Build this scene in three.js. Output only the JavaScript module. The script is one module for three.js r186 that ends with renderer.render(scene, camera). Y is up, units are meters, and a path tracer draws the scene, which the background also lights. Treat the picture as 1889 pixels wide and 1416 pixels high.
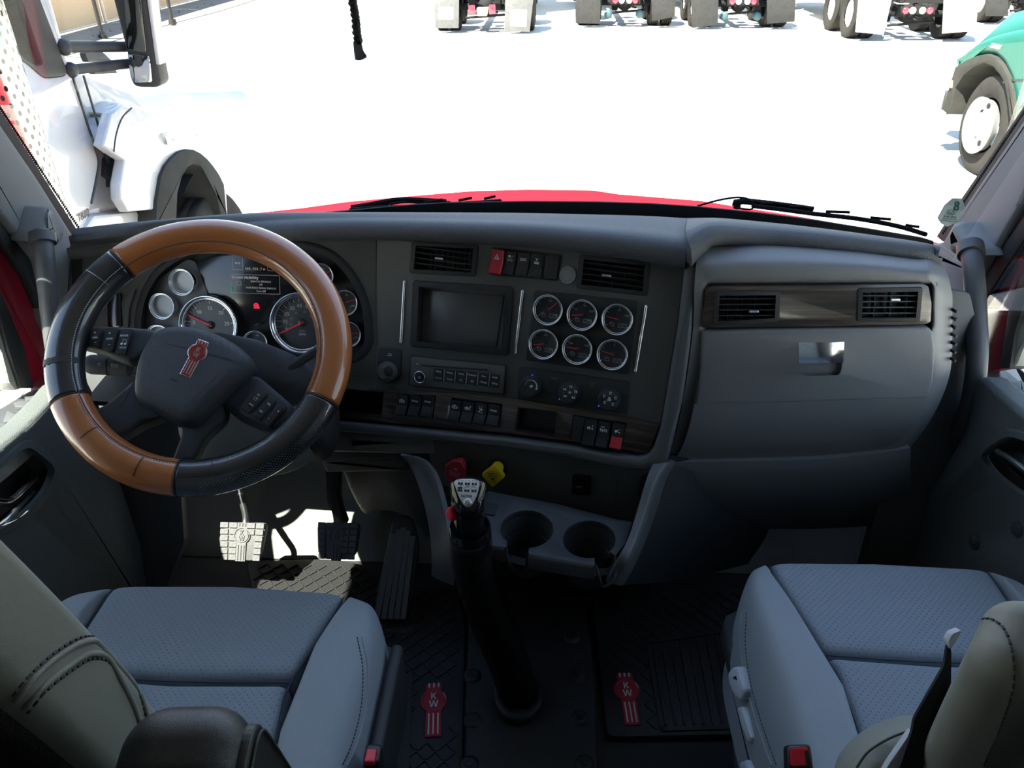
import * as THREE from 'three';
import { RoundedBoxGeometry } from 'three/addons/geometries/RoundedBoxGeometry.js';
import { mergeGeometries, mergeVertices, toCreasedNormals } from 'three/addons/utils/BufferGeometryUtils.js';
import { TextGeometry } from 'three/addons/geometries/TextGeometry.js';
import { FontLoader } from 'three/addons/loaders/FontLoader.js';

// ---------- camera, sky, sun, exposure ----------
const scene = new THREE.Scene();
const W = 1889, H = 1416, FOCAL = 1420, CX = 944.5, CY = 708;
const PITCH = 31.6 * Math.PI / 180, YAW = 2.5 * Math.PI / 180;
const camera = new THREE.PerspectiveCamera(2 * Math.atan(H / 2 / FOCAL) * 180 / Math.PI, W / H, 0.02, 400);
camera.rotation.order = 'YXZ';
camera.position.set(0.04, 2.55, 0);
camera.rotation.set(-PITCH, YAW, 0);
scene.add(camera);
camera.updateMatrixWorld();

const renderer = new THREE.WebGLRenderer({ antialias: true });
renderer.toneMapping = THREE.LinearToneMapping;
renderer.toneMappingExposure = 1.0;
renderer.shadowMap.enabled = true;
renderer.shadowMap.type = THREE.PCFSoftShadowMap;

{ // clear midday sky: pale at the horizon, deeper blue overhead
  const w = 64, h = 32, d = new Float32Array(w * h * 4);
  for (let j = 0; j < h; j++) for (let i = 0; i < w; i++) {
    const e = ((j + 0.5) / h - 0.5) * Math.PI, k = Math.pow(Math.max(0, Math.sin(e)), 0.55), o = (j * w + i) * 4;
    const hz = [0.95, 1.04, 1.16], zn = [0.34, 0.55, 1.0];
    for (let c = 0; c < 3; c++) d[o + c] = (e < 0 ? 0.75 * hz[c] : hz[c] + (zn[c] - hz[c]) * k);
    d[o + 3] = 1;
  }
  const t = new THREE.DataTexture(d, w, h, THREE.RGBAFormat, THREE.FloatType);
  t.mapping = THREE.EquirectangularReflectionMapping; t.magFilter = THREE.LinearFilter; t.colorSpace = THREE.LinearSRGBColorSpace; t.needsUpdate = true;
  scene.background = t;
  scene.backgroundIntensity = 3.0;
}
const SUN_DIR = new THREE.Vector3(-0.345, 0.78, 0.335).normalize();
{
  const sun = new THREE.DirectionalLight(new THREE.Color().setRGB(1, 0.94, 0.84), 42);
  sun.position.copy(SUN_DIR).multiplyScalar(40).add(new THREE.Vector3(0, 0, -10));
  sun.target.position.set(0, 0, -10);
  sun.castShadow = true;
  Object.assign(sun.shadow.camera, { left: -30, right: 30, top: 30, bottom: -30, near: 1, far: 120 });
  sun.shadow.mapSize.set(4096, 4096); sun.shadow.radius = 1;
  scene.add(sun, sun.target);
}

// ---------- helpers ----------
let seed = 11;
const rnd = (a = 1, b) => { seed = (seed + 0x6d2b79f5) | 0; let t = Math.imul(seed ^ (seed >>> 15), 1 | seed); t = (t + Math.imul(t ^ (t >>> 7), 61 | t)) ^ t; const r = ((t ^ (t >>> 14)) >>> 0) / 4294967296; return b === undefined ? r * a : a + r * (b - a); };
const V = (x, y, z) => new THREE.Vector3(x, y, z), R = (d) => d * Math.PI / 180, lerp = THREE.MathUtils.lerp;
const I4 = new THREE.Matrix4();
const CB = [V(), V(), V()]; camera.matrixWorld.extractBasis(...CB);
// the photograph's sight line through a pixel, and where it meets a depth or an axis plane: used to survey the sizes and places of real surfaces
const ray = (x, y) => CB[2].clone().negate().addScaledVector(CB[0], (x - CX) / FOCAL).addScaledVector(CB[1], -(y - CY) / FOCAL);
const atD = (x, y, z) => camera.position.clone().addScaledVector(ray(x, y), z);
const atA = (ax, val) => (x, y) => { const d = ray(x, y), t = (val - camera.position[ax]) / d[ax]; return camera.position.clone().addScaledVector(d, t); };
const onX = (v) => atA('x', v), onY = (v) => atA('y', v), onZ = (v) => atA('z', v);

class Frame { // a flat working plane: origin, right, up, outward normal
  constructor(O, u, v, n) { this.O = O; this.u = u; this.v = v; this.n = n; }
  static lean(O, turn, tilt) { const a = R(turn), t = R(tilt), u = V(Math.cos(a), 0, Math.sin(a)), n = V(-Math.sin(a) * Math.cos(t), Math.sin(t), Math.cos(a) * Math.cos(t)); return new Frame(O, u, n.clone().cross(u), n); }
  static from(O, n, up) { n = n.clone().normalize(); const u = up.clone().cross(n).normalize(); return new Frame(O, u, n.clone().cross(u), n); }
  hit(x, y, off = 0) { const d = ray(x, y), o = this.O.clone().addScaledVector(this.n, off), t = o.sub(camera.position).dot(this.n) / d.dot(this.n); return camera.position.clone().addScaledVector(d, t); }
  ab(p) { const q = p.clone().sub(this.O); return [q.dot(this.u), q.dot(this.v)]; }
  uv(x, y, off = 0) { return this.ab(this.hit(x, y, off)); }
  M(a = 0, b = 0, off = 0, spin = 0) { const m = new THREE.Matrix4().makeBasis(this.u, this.v, this.n).setPosition(this.O.clone().addScaledVector(this.u, a).addScaledVector(this.v, b).addScaledVector(this.n, off)); return spin ? m.multiply(new THREE.Matrix4().makeRotationZ(spin)) : m; }
  at(x, y, off = 0, spin = 0) { const [a, b] = this.uv(x, y, off); return this.M(a, b, off, spin); }
}
// texture coordinates in metres, taken along the face's own main direction
function metreUV(g) {
  g = g.index ? g.toNonIndexed() : g;
  const p = g.attributes.position, uv = new Float32Array(p.count * 2), a = V(), b = V(), c = V();
  for (let i = 0; i < p.count; i += 3) {
    a.fromBufferAttribute(p, i); b.fromBufferAttribute(p, i + 1); c.fromBufferAttribute(p, i + 2);
    const n = b.clone().sub(a).cross(c.clone().sub(a)), ax = Math.abs(n.x), ay = Math.abs(n.y), az = Math.abs(n.z);
    [a, b, c].forEach((q, k) => { const [s, t] = az >= ax && az >= ay ? [q.x, q.y] : ax >= ay ? [q.z, q.y] : [q.x, q.z]; uv[(i + k) * 2] = s; uv[(i + k) * 2 + 1] = t; });
  }
  g.setAttribute('uv', new THREE.BufferAttribute(uv, 2));
  return g;
}
const used = {};
const numbered = (n) => { used[n] = (used[n] ?? -1) + 1; return used[n] ? n + '_' + String(used[n]).padStart(3, '0') : n; };
// a mesh under a thing, part or (top level) the scene; M is its place in the world
function part(name, geo, mat, parent = scene, M = I4, label) {
  if (mat.userData.metres) geo = metreUV(geo);
  const m = new THREE.Mesh(geo, mat);
  m.name = numbered(name); m.castShadow = m.receiveShadow = true;
  parent.updateWorldMatrix(true, false);
  parent.matrixWorld.clone().invert().multiply(M).decompose(m.position, m.quaternion, m.scale);
  parent.add(m); m.updateWorldMatrix(true, false);
  if (label) m.userData.label = label;
  return m;
}
function tag(o, label, category, group) { o.userData = { ...o.userData, label, category }; if (group) o.userData.group = group; return o; }
function thing(name, label, category, pos = V(), group) {
  const o = new THREE.Group(); o.name = numbered(name); o.position.copy(pos); scene.add(o); o.updateMatrixWorld();
  return tag(o, label, category, group);
}
const struct = (o) => { o.userData.kind = 'structure'; return o; };
function setting(name, pos = V()) { const o = new THREE.Group(); o.name = numbered(name); o.position.copy(pos); scene.add(o); o.updateMatrixWorld(); return struct(o); }
const soft = (g, a = 0.6) => toCreasedNormals(g, a);
function roundShape(p, r = 0) { // polygon of [a, b] with rounded corners; r may be a list
  const s = new THREE.Shape(), n = p.length;
  p.forEach((q, i) => {
    const A = p[(i + n - 1) % n], B = p[(i + 1) % n], rr = Array.isArray(r) ? r[i] : r;
    const cut = (T) => { const dx = T[0] - q[0], dy = T[1] - q[1], l = Math.hypot(dx, dy) || 1, k = Math.min(rr, l * 0.49); return [q[0] + dx / l * k, q[1] + dy / l * k]; };
    const s0 = cut(A), s1 = cut(B);
    i ? s.lineTo(...s0) : s.moveTo(...s0);
    if (rr) s.quadraticCurveTo(q[0], q[1], ...s1);
  });
  s.closePath();
  return s;
}
function smoothShape(p) { const s = new THREE.Shape(); s.moveTo(...p[0]); const c = new THREE.CatmullRomCurve3(p.map((q) => V(q[0], q[1], 0)), true); c.getPoints(p.length * 6).slice(1).forEach((q) => s.lineTo(q.x, q.y)); return s; }
const rectPts = (w, h) => [[-w / 2, -h / 2], [w / 2, -h / 2], [w / 2, h / 2], [-w / 2, h / 2]];
function extrude(shape, depth, bevel = 0, seg = 2, curve = 6) { // front face at z = 0, body behind it
  const g = new THREE.ExtrudeGeometry(shape, { depth: Math.max(1e-4, depth - bevel), bevelEnabled: bevel > 0, bevelThickness: bevel, bevelSize: bevel, bevelOffset: -bevel, bevelSegments: seg, curveSegments: curve });
  return g.translate(0, 0, -Math.max(1e-4, depth - bevel) - bevel);
}
// slab on a frame from a pixel outline; off = how far its face stands proud of the frame
function slab(name, F, px, mat, parent, { depth = 0.02, bevel = 0.002, off = 0, r = 0.003, smooth, holes = [], seg = 2, label, uvoff = off } = {}) {
  const p = px.map(([x, y]) => F.uv(x, y, uvoff)), c = [p.reduce((s, q) => s + q[0], 0) / p.length, p.reduce((s, q) => s + q[1], 0) / p.length];
  const loc = (l) => l.map((q) => [q[0] - c[0], q[1] - c[1]]), sh = smooth ? smoothShape(loc(p)) : roundShape(loc(p), r);
  for (const h of holes) { const q = loc((h.px ?? h).map(([x, y]) => F.uv(x, y, uvoff))); sh.holes.push(h.smooth ? smoothShape(q) : roundShape(q, h.r ?? 0.003)); }
  const m = part(name, soft(extrude(sh, depth, bevel, seg)), mat, parent, F.M(c[0], c[1], off), label);
  m.userData.size = undefined; delete m.userData.size;
  return m;
}
const rbox = (w, h, d, r = 0.003, s = 2) => new RoundedBoxGeometry(w, h, d, s, Math.min(r, w / 2.01, h / 2.01, d / 2.01));
const tube = (pts, r, seg = 32, rad = 10, closed = false) => new THREE.TubeGeometry(new THREE.CatmullRomCurve3(pts, closed), seg, r, rad, closed);
const capped = (pts, r, seg = 32, rad = 10) => mergeGeometries([tube(pts, r, seg, rad), ...[0, pts.length - 1].map((i) => new THREE.SphereGeometry(r, rad, 6).translate(...pts[i]))].map((g) => g.toNonIndexed()));
const rod = (a, b, r, n = 8) => { const d = b.clone().sub(a), g = new THREE.CylinderGeometry(r, r, d.length(), n); return g.applyMatrix4(new THREE.Matrix4().compose(a.clone().add(b).multiplyScalar(0.5), new THREE.Quaternion().setFromUnitVectors(V(0, 1, 0), d.normalize()), V(1, 1, 1))); };
const lathe = (p, n = 32) => new THREE.LatheGeometry(p.map(([x, y]) => new THREE.Vector2(x, y)), n).rotateX(Math.PI / 2); // axis along +z
const join = (l) => mergeGeometries(l.map((g) => { g = g.index ? g.toNonIndexed() : g; for (const k of Object.keys(g.attributes)) if (!['position', 'normal', 'uv'].includes(k)) g.deleteAttribute(k); return g; }));
// where a sight line meets a mesh already built
const caster = new THREE.Raycaster();
function onMesh(m, x, y, off = 0.0008) { caster.set(camera.position, ray(x, y).normalize()); const s = m.material.side; m.material.side = THREE.DoubleSide; const h = caster.intersectObject(m, false)[0]; m.material.side = s; return h && h.point.addScaledVector(caster.ray.direction, -off); }
const alongMesh = (m, pts, n, off) => { const c = new THREE.CatmullRomCurve3(pts.map(([x, y]) => V(x, y, 0))); return Array.from({ length: n + 1 }, (_, i) => { const p = c.getPoint(i / n); return onMesh(m, p.x, p.y, off); }).filter(Boolean); };
// a row of stitches along points
const stitches = (l, r = 0.0009, gap = 0.006) => { const c = new THREE.CatmullRomCurve3(l), n = Math.max(2, Math.round(c.getLength() / gap)); return join(Array.from({ length: n }, (_, i) => rod(c.getPointAt(i / n), c.getPointAt((i + 0.62) / n), r, 5))); };
// surface through rows of points; thick > 0 gives it a back and edges
function sheet(rows, thick = 0, closedU = false) {
  const n = rows.length, m = rows[0].length, pos = [], uv = [], idx = [];
  rows.forEach((r, i) => r.forEach((p, j) => { pos.push(p.x, p.y, p.z); uv.push(j / (m - 1), i / (n - 1)); }));
  for (let i = 0; i < n - 1; i++) for (let j = 0; j < m - 1 + (closedU ? 1 : 0); j++) { const k = (j + 1) % m, a = i * m + j, b = i * m + k, c = a + m, d = b + m; idx.push(a, c, b, b, c, d); }
  let g = new THREE.BufferGeometry();
  g.setAttribute('position', new THREE.Float32BufferAttribute(pos, 3)); g.setAttribute('uv', new THREE.Float32BufferAttribute(uv, 2)); g.setIndex(idx); g.computeVertexNormals();
  if (!thick) return g;
  const N = g.attributes.normal, P = g.attributes.position, back = pos.slice();
  for (let i = 0; i < P.count; i++) { back[i * 3] -= N.getX(i) * thick; back[i * 3 + 1] -= N.getY(i) * thick; back[i * 3 + 2] -= N.getZ(i) * thick; }
  const b = new THREE.BufferGeometry();
  b.setAttribute('position', new THREE.Float32BufferAttribute(back, 3)); b.setAttribute('uv', new THREE.Float32BufferAttribute(uv, 2)); b.setIndex(idx.slice().reverse()); b.computeVertexNormals();
  const e = [], eu = [], ei = [], ring = [];
  for (let j = 0; j < m; j++) ring.push(j); for (let i = 1; i < n; i++) ring.push(i * m + m - 1); for (let j = m - 2; j >= 0; j--) ring.push((n - 1) * m + j); for (let i = n - 2; i > 0; i--) ring.push(i * m);
  ring.forEach((k, q) => { const l = ring[(q + 1) % ring.length], o = e.length / 3; for (const [a, s] of [[k, pos], [l, pos], [l, back], [k, back]]) { e.push(s[a * 3], s[a * 3 + 1], s[a * 3 + 2]); eu.push(0, 0); } ei.push(o, o + 2, o + 1, o, o + 3, o + 2); });
  const ed = new THREE.BufferGeometry();
  ed.setAttribute('position', new THREE.Float32BufferAttribute(e, 3)); ed.setAttribute('uv', new THREE.Float32BufferAttribute(eu, 2)); ed.setIndex(ei); ed.computeVertexNormals();
  return mergeGeometries([g.toNonIndexed(), b.toNonIndexed(), ed.toNonIndexed()]);
}
// smooth refinement of a coarse net of points
function fine(rows, nu, nv) {
  const cr = (l, n) => { const c = new THREE.CatmullRomCurve3(l, false, 'centripetal'); return Array.from({ length: n + 1 }, (_, i) => c.getPoint(i / n)); };
  const a = rows.map((r) => cr(r, nu)), out = [];
  for (let j = 0; j <= nu; j++) { const col = cr(a.map((r) => r[j]), nv); col.forEach((p, i) => { (out[i] ??= [])[j] = p; }); }
  return out;
}
// loft of closed rings, with ends closed by fans
function loft(rings, caps = true) {
  const m = rings[0].length, pos = [], idx = [], uv = [];
  rings.forEach((r, i) => r.forEach((p, j) => { pos.push(p.x, p.y, p.z); uv.push(j / m, i / rings.length); }));
  for (let i = 0; i < rings.length - 1; i++) for (let j = 0; j < m; j++) { const k = (j + 1) % m, a = i * m + j, b = i * m + k; idx.push(a, b, a + m, b, b + m, a + m); }
  if (caps) for (const [i, f] of [[0, 1], [rings.length - 1, 0]]) { const c = rings[i].reduce((s, p) => s.add(p), V()).divideScalar(m), o = pos.length / 3; pos.push(c.x, c.y, c.z); uv.push(0, 0); for (let j = 0; j < m; j++) { const a = i * m + j, b = i * m + (j + 1) % m; f ? idx.push(o, b, a) : idx.push(o, a, b); } }
  const g = new THREE.BufferGeometry(); g.setAttribute('position', new THREE.Float32BufferAttribute(pos, 3)); g.setAttribute('uv', new THREE.Float32BufferAttribute(uv, 2)); g.setIndex(idx); g.computeVertexNormals();
  return g;
}

// ---------- textures and materials ----------
function tex(n, f, srgb = false, m = n) { // f(x, y) in 0..1 -> grey or [r, g, b]
  const d = new Uint8Array(n * m * 4);
  for (let j = 0; j < m; j++) for (let i = 0; i < n; i++) { const v = f(i / n, j / m, i, j), o = (j * n + i) * 4; for (let c = 0; c < 3; c++) d[o + c] = Math.max(0, Math.min(255, 255 * (Array.isArray(v) ? v[c] : v))); d[o + 3] = 255; }
  const t = new THREE.DataTexture(d, n, m); t.wrapS = t.wrapT = THREE.RepeatWrapping; t.magFilter = THREE.LinearFilter; t.minFilter = THREE.LinearMipmapLinearFilter; if (srgb) t.colorSpace = THREE.SRGBColorSpace; t.needsUpdate = true;
  return t;
}
const hash = (i, j, s = 0) => { let h = Math.imul(i | 0, 374761393) + Math.imul(j | 0, 668265263) + Math.imul(s, 982451653); h = Math.imul(h ^ (h >>> 13), 1274126177); return ((h ^ (h >>> 16)) >>> 0) / 4294967296; };
function vnoise(x, y, px, py, s = 0) { const i = Math.floor(x), j = Math.floor(y), u = x - i, v = y - j, a = u * u * (3 - 2 * u), b = v * v * (3 - 2 * v), h = (p, q) => hash(((p % px) + px) % px, ((q % py) + py) % py, s); return lerp(lerp(h(i, j), h(i + 1, j), a), lerp(h(i, j + 1), h(i + 1, j + 1), a), b); }
const fbm = (x, y, n, s, o = 4) => { let v = 0, a = 0.5, t = 0; for (let k = 0; k < o; k++) { v += a * vnoise(x * n, y * n, n, n, s + k); t += a; a *= 0.5; n *= 2; } return v / t; };
const scaled = (t, sx, sy = sx) => { const c = t.clone(); c.repeat.set(1 / sx, 1 / sy); c.needsUpdate = true; return c; };
const T = {
  grain: tex(256, (x, y) => 0.5 * vnoise(x * 64, y * 64, 64, 64, 1) + 0.5 * vnoise(x * 128, y * 128, 128, 128, 2)),
  leather: tex(256, (x, y) => { let a = 9, b = 9; const X = x * 40, Y = y * 40, i = Math.floor(X), j = Math.floor(Y); for (let p = -1; p < 2; p++) for (let q = -1; q < 2; q++) { const ci = i + p + hash((i + p + 40) % 40, (j + q + 40) % 40, 5), cj = j + q + hash((i + p + 40) % 40, (j + q + 40) % 40, 6), d = Math.hypot(X - ci, Y - cj); if (d < a) { b = a; a = d; } else if (d < b) b = d; } return Math.min(1, (b - a) * 2.2); }),
  wood: tex(512, (x, y) => { const w = vnoise(x * 6, y * 10, 6, 10, 11) * 0.012, s = 0.6 * vnoise(x * 5, (y + w) * 90, 5, 90, 12) + 0.4 * vnoise(x * 14, (y + w) * 220, 14, 220, 13), k = 0.45 + 0.9 * s * s; return [0.345 * k, 0.29 * k, 0.25 * k]; }, true),
  cloth: tex(128, (x, y, i, j) => 0.5 + 0.25 * Math.sin(x * Math.PI * 64) * Math.sin(y * Math.PI * 64) + 0.25 * hash(i, j, 3)),
  perf: tex(128, (x, y) => { const h = (u, v) => { const d = Math.hypot(x - u, y - v); return Math.max(0, Math.min(1, (d - 0.065) / 0.04)); }; return Math.min(h(0.25, 0.25), h(0.75, 0.75)); }),
  rubber: tex(128, (x, y) => 0.6 * vnoise(x * 40, y * 40, 40, 40, 21) + 0.4 * vnoise(x * 12, y * 12, 12, 12, 22)),
  dust: tex(256, (x, y) => { const v = fbm(x, y, 6, 31, 5), w = vnoise(x * 90, y * 90, 90, 90, 36); const k = 0.8 + 0.3 * v + 0.1 * w; return [k, k, k]; }, true),
  lot: tex(512, (x, y) => { const v = fbm(x, y, 5, 41, 6), g = vnoise(x * 250, y * 250, 250, 250, 48), k = 0.78 + 0.16 * v + 0.08 * g; return [k, k * 0.985, k * 0.95]; }, true),
  screen: tex(128, (x, y) => { const f = (a) => Math.abs(((a * 6) % 1) - 0.5) < 0.07 ? 1 : 0; const k = Math.max(f(x + y), f(x - y + 2)) ? 0.93 : 0.83; return [k, k * 0.86, k * 0.68]; }, true),
};
const C = (r, g, b) => new THREE.Color().setRGB(r, g, b);
function mat(col, o = {}, tx, sx, bump) {
  const { metres, ...rest } = o, m = new THREE.MeshPhysicalMaterial({ color: C(...col), roughness: 0.6, ...rest });
  if (tx) { m.bumpMap = scaled(tx, sx); m.bumpScale = bump; }
  if (tx || metres) m.userData.metres = true;
  return m;
}
const textured = (m, t, sx, sy) => { m.map = scaled(t, sx, sy); m.userData.metres = true; return m; };
const M = {
  face: mat([0.08, 0.08, 0.073], { roughness: 0.62 }, T.grain, 0.05, 0.00035),        // charcoal instrument panel
  pad: mat([0.07, 0.074, 0.078], { roughness: 0.6 }, T.leather, 0.09, 0.0004),           // dash top
  grey: mat([0.15, 0.153, 0.155], { roughness: 0.5 }, T.grain, 0.05, 0.0003),            // passenger side plastic
  bezel: mat([0.07, 0.074, 0.077], { roughness: 0.5 }, T.grain, 0.05, 0.0002),
  shroud: mat([0.13, 0.13, 0.115], { roughness: 0.6 }, T.grain, 0.05, 0.0003),            // lighter under-dash trim
  pillar: mat([0.19, 0.2, 0.195], { roughness: 0.7 }, T.grain, 0.05, 0.0003),
  doorp: mat([0.085, 0.094, 0.09], { roughness: 0.6 }, T.leather, 0.1, 0.0004),
  doortop: mat([0.36, 0.36, 0.32], { roughness: 0.6 }, T.leather, 0.1, 0.0004),
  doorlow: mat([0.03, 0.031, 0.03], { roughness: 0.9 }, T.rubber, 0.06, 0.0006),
  console: mat([0.026, 0.029, 0.031], { roughness: 0.55 }, T.grain, 0.05, 0.0003),
  dark: mat([0.02, 0.0205, 0.0205], { roughness: 0.7 }, T.grain, 0.04, 0.0002),
  black: mat([0.012, 0.012, 0.013], { roughness: 0.42 }),
  gloss: mat([0.01, 0.01, 0.012], { roughness: 0.16, clearcoat: 0.5, clearcoatRoughness: 0.1 }),
  chrome: mat([0.78, 0.79, 0.8], { metalness: 1, roughness: 0.12 }),
  satin: mat([0.55, 0.56, 0.57], { metalness: 1, roughness: 0.34 }),
  wood: textured(mat([1, 1, 1], { roughness: 0.35, clearcoat: 0.6, clearcoatRoughness: 0.06 }), T.wood, 0.45, 0.3),
  red: mat([0.36, 0.012, 0.025], { roughness: 0.4 }),
  redknob: mat([0.27, 0.015, 0.025], { roughness: 0.4 }),
  yellow: mat([0.62, 0.46, 0.01], { roughness: 0.4 }),
  needle: mat([0.75, 0.03, 0.06], { roughness: 0.5 }),
  dial: mat([0.035, 0.037, 0.04], { roughness: 0.5 }),
  blank: mat([0.66, 0.7, 0.72], { roughness: 0.35 }),  // pale tone stands in for the sky mirrored in the gauge lenses
  lensglass: new THREE.MeshPhysicalMaterial({ color: C(1, 1, 1), transmission: 1, roughness: 0.02, thickness: 0, ior: 1.45 }),
  tan: mat([0.33, 0.10, 0.018], { roughness: 0.36, clearcoat: 1, clearcoatRoughness: 0.07 }, T.leather, 0.05, 0.0001),
  blackskin: mat([0.008, 0.009, 0.011], { roughness: 0.36, clearcoat: 1, clearcoatRoughness: 0.08 }, T.leather, 0.05, 0.0001),
  hub: mat([0.024, 0.028, 0.034], { roughness: 0.48 }, T.leather, 0.05, 0.0005),
  thread: mat([0.42, 0.4, 0.37], { roughness: 0.8 }),
  tanthread: mat([0.3, 0.17, 0.09], { roughness: 0.8 }),
  bolster: mat([0.235, 0.265, 0.295], { roughness: 0.62, sheen: 0.3, sheenRoughness: 0.5 }, T.leather, 0.06, 0.00025),
  seatin: mat([0.19, 0.22, 0.255], { roughness: 0.75, sheen: 0.4, sheenRoughness: 0.6 }, T.perf, 0.0105, 0.0016),
  back: mat([0.215, 0.222, 0.195], { roughness: 0.55 }, T.leather, 0.035, 0.00012),
  armskin: mat([0.03, 0.031, 0.029], { roughness: 0.36 }, T.leather, 0.035, 0.00012),
  seam: mat([0.035, 0.045, 0.06], { roughness: 0.9 }),
  carpet: mat([0.012, 0.011, 0.011], { roughness: 1 }, T.rubber, 0.03, 0.002),
  matrub: mat([0.014, 0.014, 0.015], { roughness: 0.55 }, T.rubber, 0.05, 0.0005),
  floorpan: mat([0.013, 0.013, 0.014], { roughness: 0.7 }, T.rubber, 0.08, 0.0006),
  pedal: mat([0.085, 0.085, 0.086], { roughness: 0.6 }, T.rubber, 0.05, 0.0005),
  lever: mat([0.42, 0.46, 0.52], { roughness: 0.5 }),
  beltweb: mat([0.012, 0.012, 0.014], { roughness: 0.8 }, T.cloth, 0.02, 0.0005),
  clearcup: mat([0.2, 0.205, 0.2], { roughness: 0.25 }),
  wind: new THREE.MeshPhysicalMaterial({ color: C(0.80, 0.83, 0.80), transmission: 1, roughness: 0, thickness: 0, ior: 1.45 }),
  side: new THREE.MeshPhysicalMaterial({ color: C(0.92, 0.95, 0.93), transmission: 1, roughness: 0, thickness: 0, ior: 1.45 }),
  head: mat([0.30, 0.30, 0.285], { roughness: 0.9 }, T.cloth, 0.03, 0.0006),              // roof lining
  inner: mat([0.20, 0.20, 0.19], { roughness: 0.85 }, T.grain, 0.06, 0.0004),
  cabred: mat([0.30, 0.004, 0.02], { roughness: 0.35, clearcoat: 1, clearcoatRoughness: 0.05 }),
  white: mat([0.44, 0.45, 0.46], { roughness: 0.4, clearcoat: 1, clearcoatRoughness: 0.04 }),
  teal: mat([0.001, 0.085, 0.062], { roughness: 0.5, specularIntensity: 0.5, clearcoat: 0.25, clearcoatRoughness: 0.05 }),
  flare: textured(mat([0.034, 0.034, 0.03], { roughness: 0.9, specularIntensity: 0.3 }), T.dust, 0.5),
  liner: textured(mat([0.012, 0.012, 0.012], { roughness: 0.9, specularIntensity: 0.2 }), T.dust, 0.4),
  tyre: textured(mat([0.03, 0.0285, 0.026], { roughness: 0.9, specularIntensity: 0.2 }), T.dust, 0.35),
  trim: mat([0.02, 0.021, 0.022], { roughness: 0.6 }),
  alu: mat([0.86, 0.86, 0.85], { metalness: 0.85, roughness: 0.32 }),
  chassis: textured(mat([0.018, 0.018, 0.018], { roughness: 0.9, specularIntensity: 0.3 }), T.dust, 0.6),
  flapgrey: textured(mat([0.036, 0.036, 0.035], { roughness: 0.9, specularIntensity: 0.3 }), T.dust, 0.35),
  flapwhite: textured(mat([0.62, 0.62, 0.6], { roughness: 0.6 }), T.dust, 0.5),
  flapmetal: textured(mat([0.11, 0.11, 0.107], { roughness: 0.5 }), T.dust, 0.35),
  tail: mat([0.75, 0.02, 0.04], { roughness: 0.25, clearcoat: 1 }),
  tailwhite: mat([0.85, 0.85, 0.85], { roughness: 0.25, clearcoat: 1 }),
  chamber: mat([0.04, 0.09, 0.105], { roughness: 0.6 }),
  tealtruck: mat([0.003, 0.06, 0.05], { roughness: 0.4, clearcoat: 1 }),
  greytruck: mat([0.22, 0.23, 0.24], { roughness: 0.4, clearcoat: 1 }),
  ground: textured(mat([0.62, 0.61, 0.585], { roughness: 0.95 }), T.lot, 7),
  fence: textured(mat([0.6, 0.6, 0.6], { roughness: 0.9 }), T.screen, 0.5),
  post: mat([0.5, 0.43, 0.33], { roughness: 0.7 }),
  pole: mat([0.016, 0.013, 0.011], { roughness: 0.8 }),
  dirt: textured(mat([0.15, 0.14, 0.12], { roughness: 1 }), T.dust, 0.8),
  weeds: mat([0.09, 0.10, 0.05], { roughness: 1 }),
  amber: mat([0.7, 0.3, 0.12], { roughness: 0.3 }),
  mirrorglass: mat([0.55, 0.57, 0.57], { metalness: 1, roughness: 0.03 }),
  darkmirror: mat([0.10, 0.105, 0.10], { metalness: 1, roughness: 0.08 }),
  tint: new THREE.MeshPhysicalMaterial({ color: C(0.10, 0.135, 0.125), transmission: 0.9, roughness: 0, thickness: 0, ior: 1.5 }),
};
M.mirrorglass.side = THREE.DoubleSide;
const PERFMAT = mat([0.8, 0.8, 0.78], { metalness: 1, roughness: 0.16 });
// printed lettering and symbols: one sheet of masks, printed in several inks
const SHEET = 2048, canvas = document.createElement('canvas'); canvas.width = canvas.height = SHEET;
const ctx = canvas.getContext('2d'); ctx.fillStyle = '#000'; ctx.fillRect(0, 0, SHEET, SHEET);
const sheetTex = new THREE.CanvasTexture(canvas);
let sx = 2, sy = 2, sh = 0; const drawn = {};
const ink = (r, g, b, o = {}) => new THREE.MeshStandardMaterial({ color: C(r, g, b), alphaMap: sheetTex, transparent: true, roughness: 0.55, ...o });
const INK = { white: ink(0.62, 0.63, 0.62), dim: ink(0.36, 0.37, 0.37), black: ink(0.01, 0.01, 0.01), red: ink(0.6, 0.02, 0.03), green: ink(0.02, 0.09, 0.05), grey: ink(0.13, 0.14, 0.14), chrome: ink(0.7, 0.7, 0.7, { metalness: 1, roughness: 0.2 }),
  lit: ink(0.1, 0.1, 0.1, { emissive: C(0.5, 0.52, 0.55), emissiveIntensity: 0.42 }), litred: ink(0.3, 0, 0, { emissive: C(1, 0.02, 0.08), emissiveIntensity: 0.8 }), litblue: ink(0.02, 0.02, 0.2, { emissive: C(0.1, 0.07, 1), emissiveIntensity: 0.75 }), litteal: ink(0.02, 0.2, 0.15, { emissive: C(0.05, 0.5, 0.38), emissiveIntensity: 0.35 }) };
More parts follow.
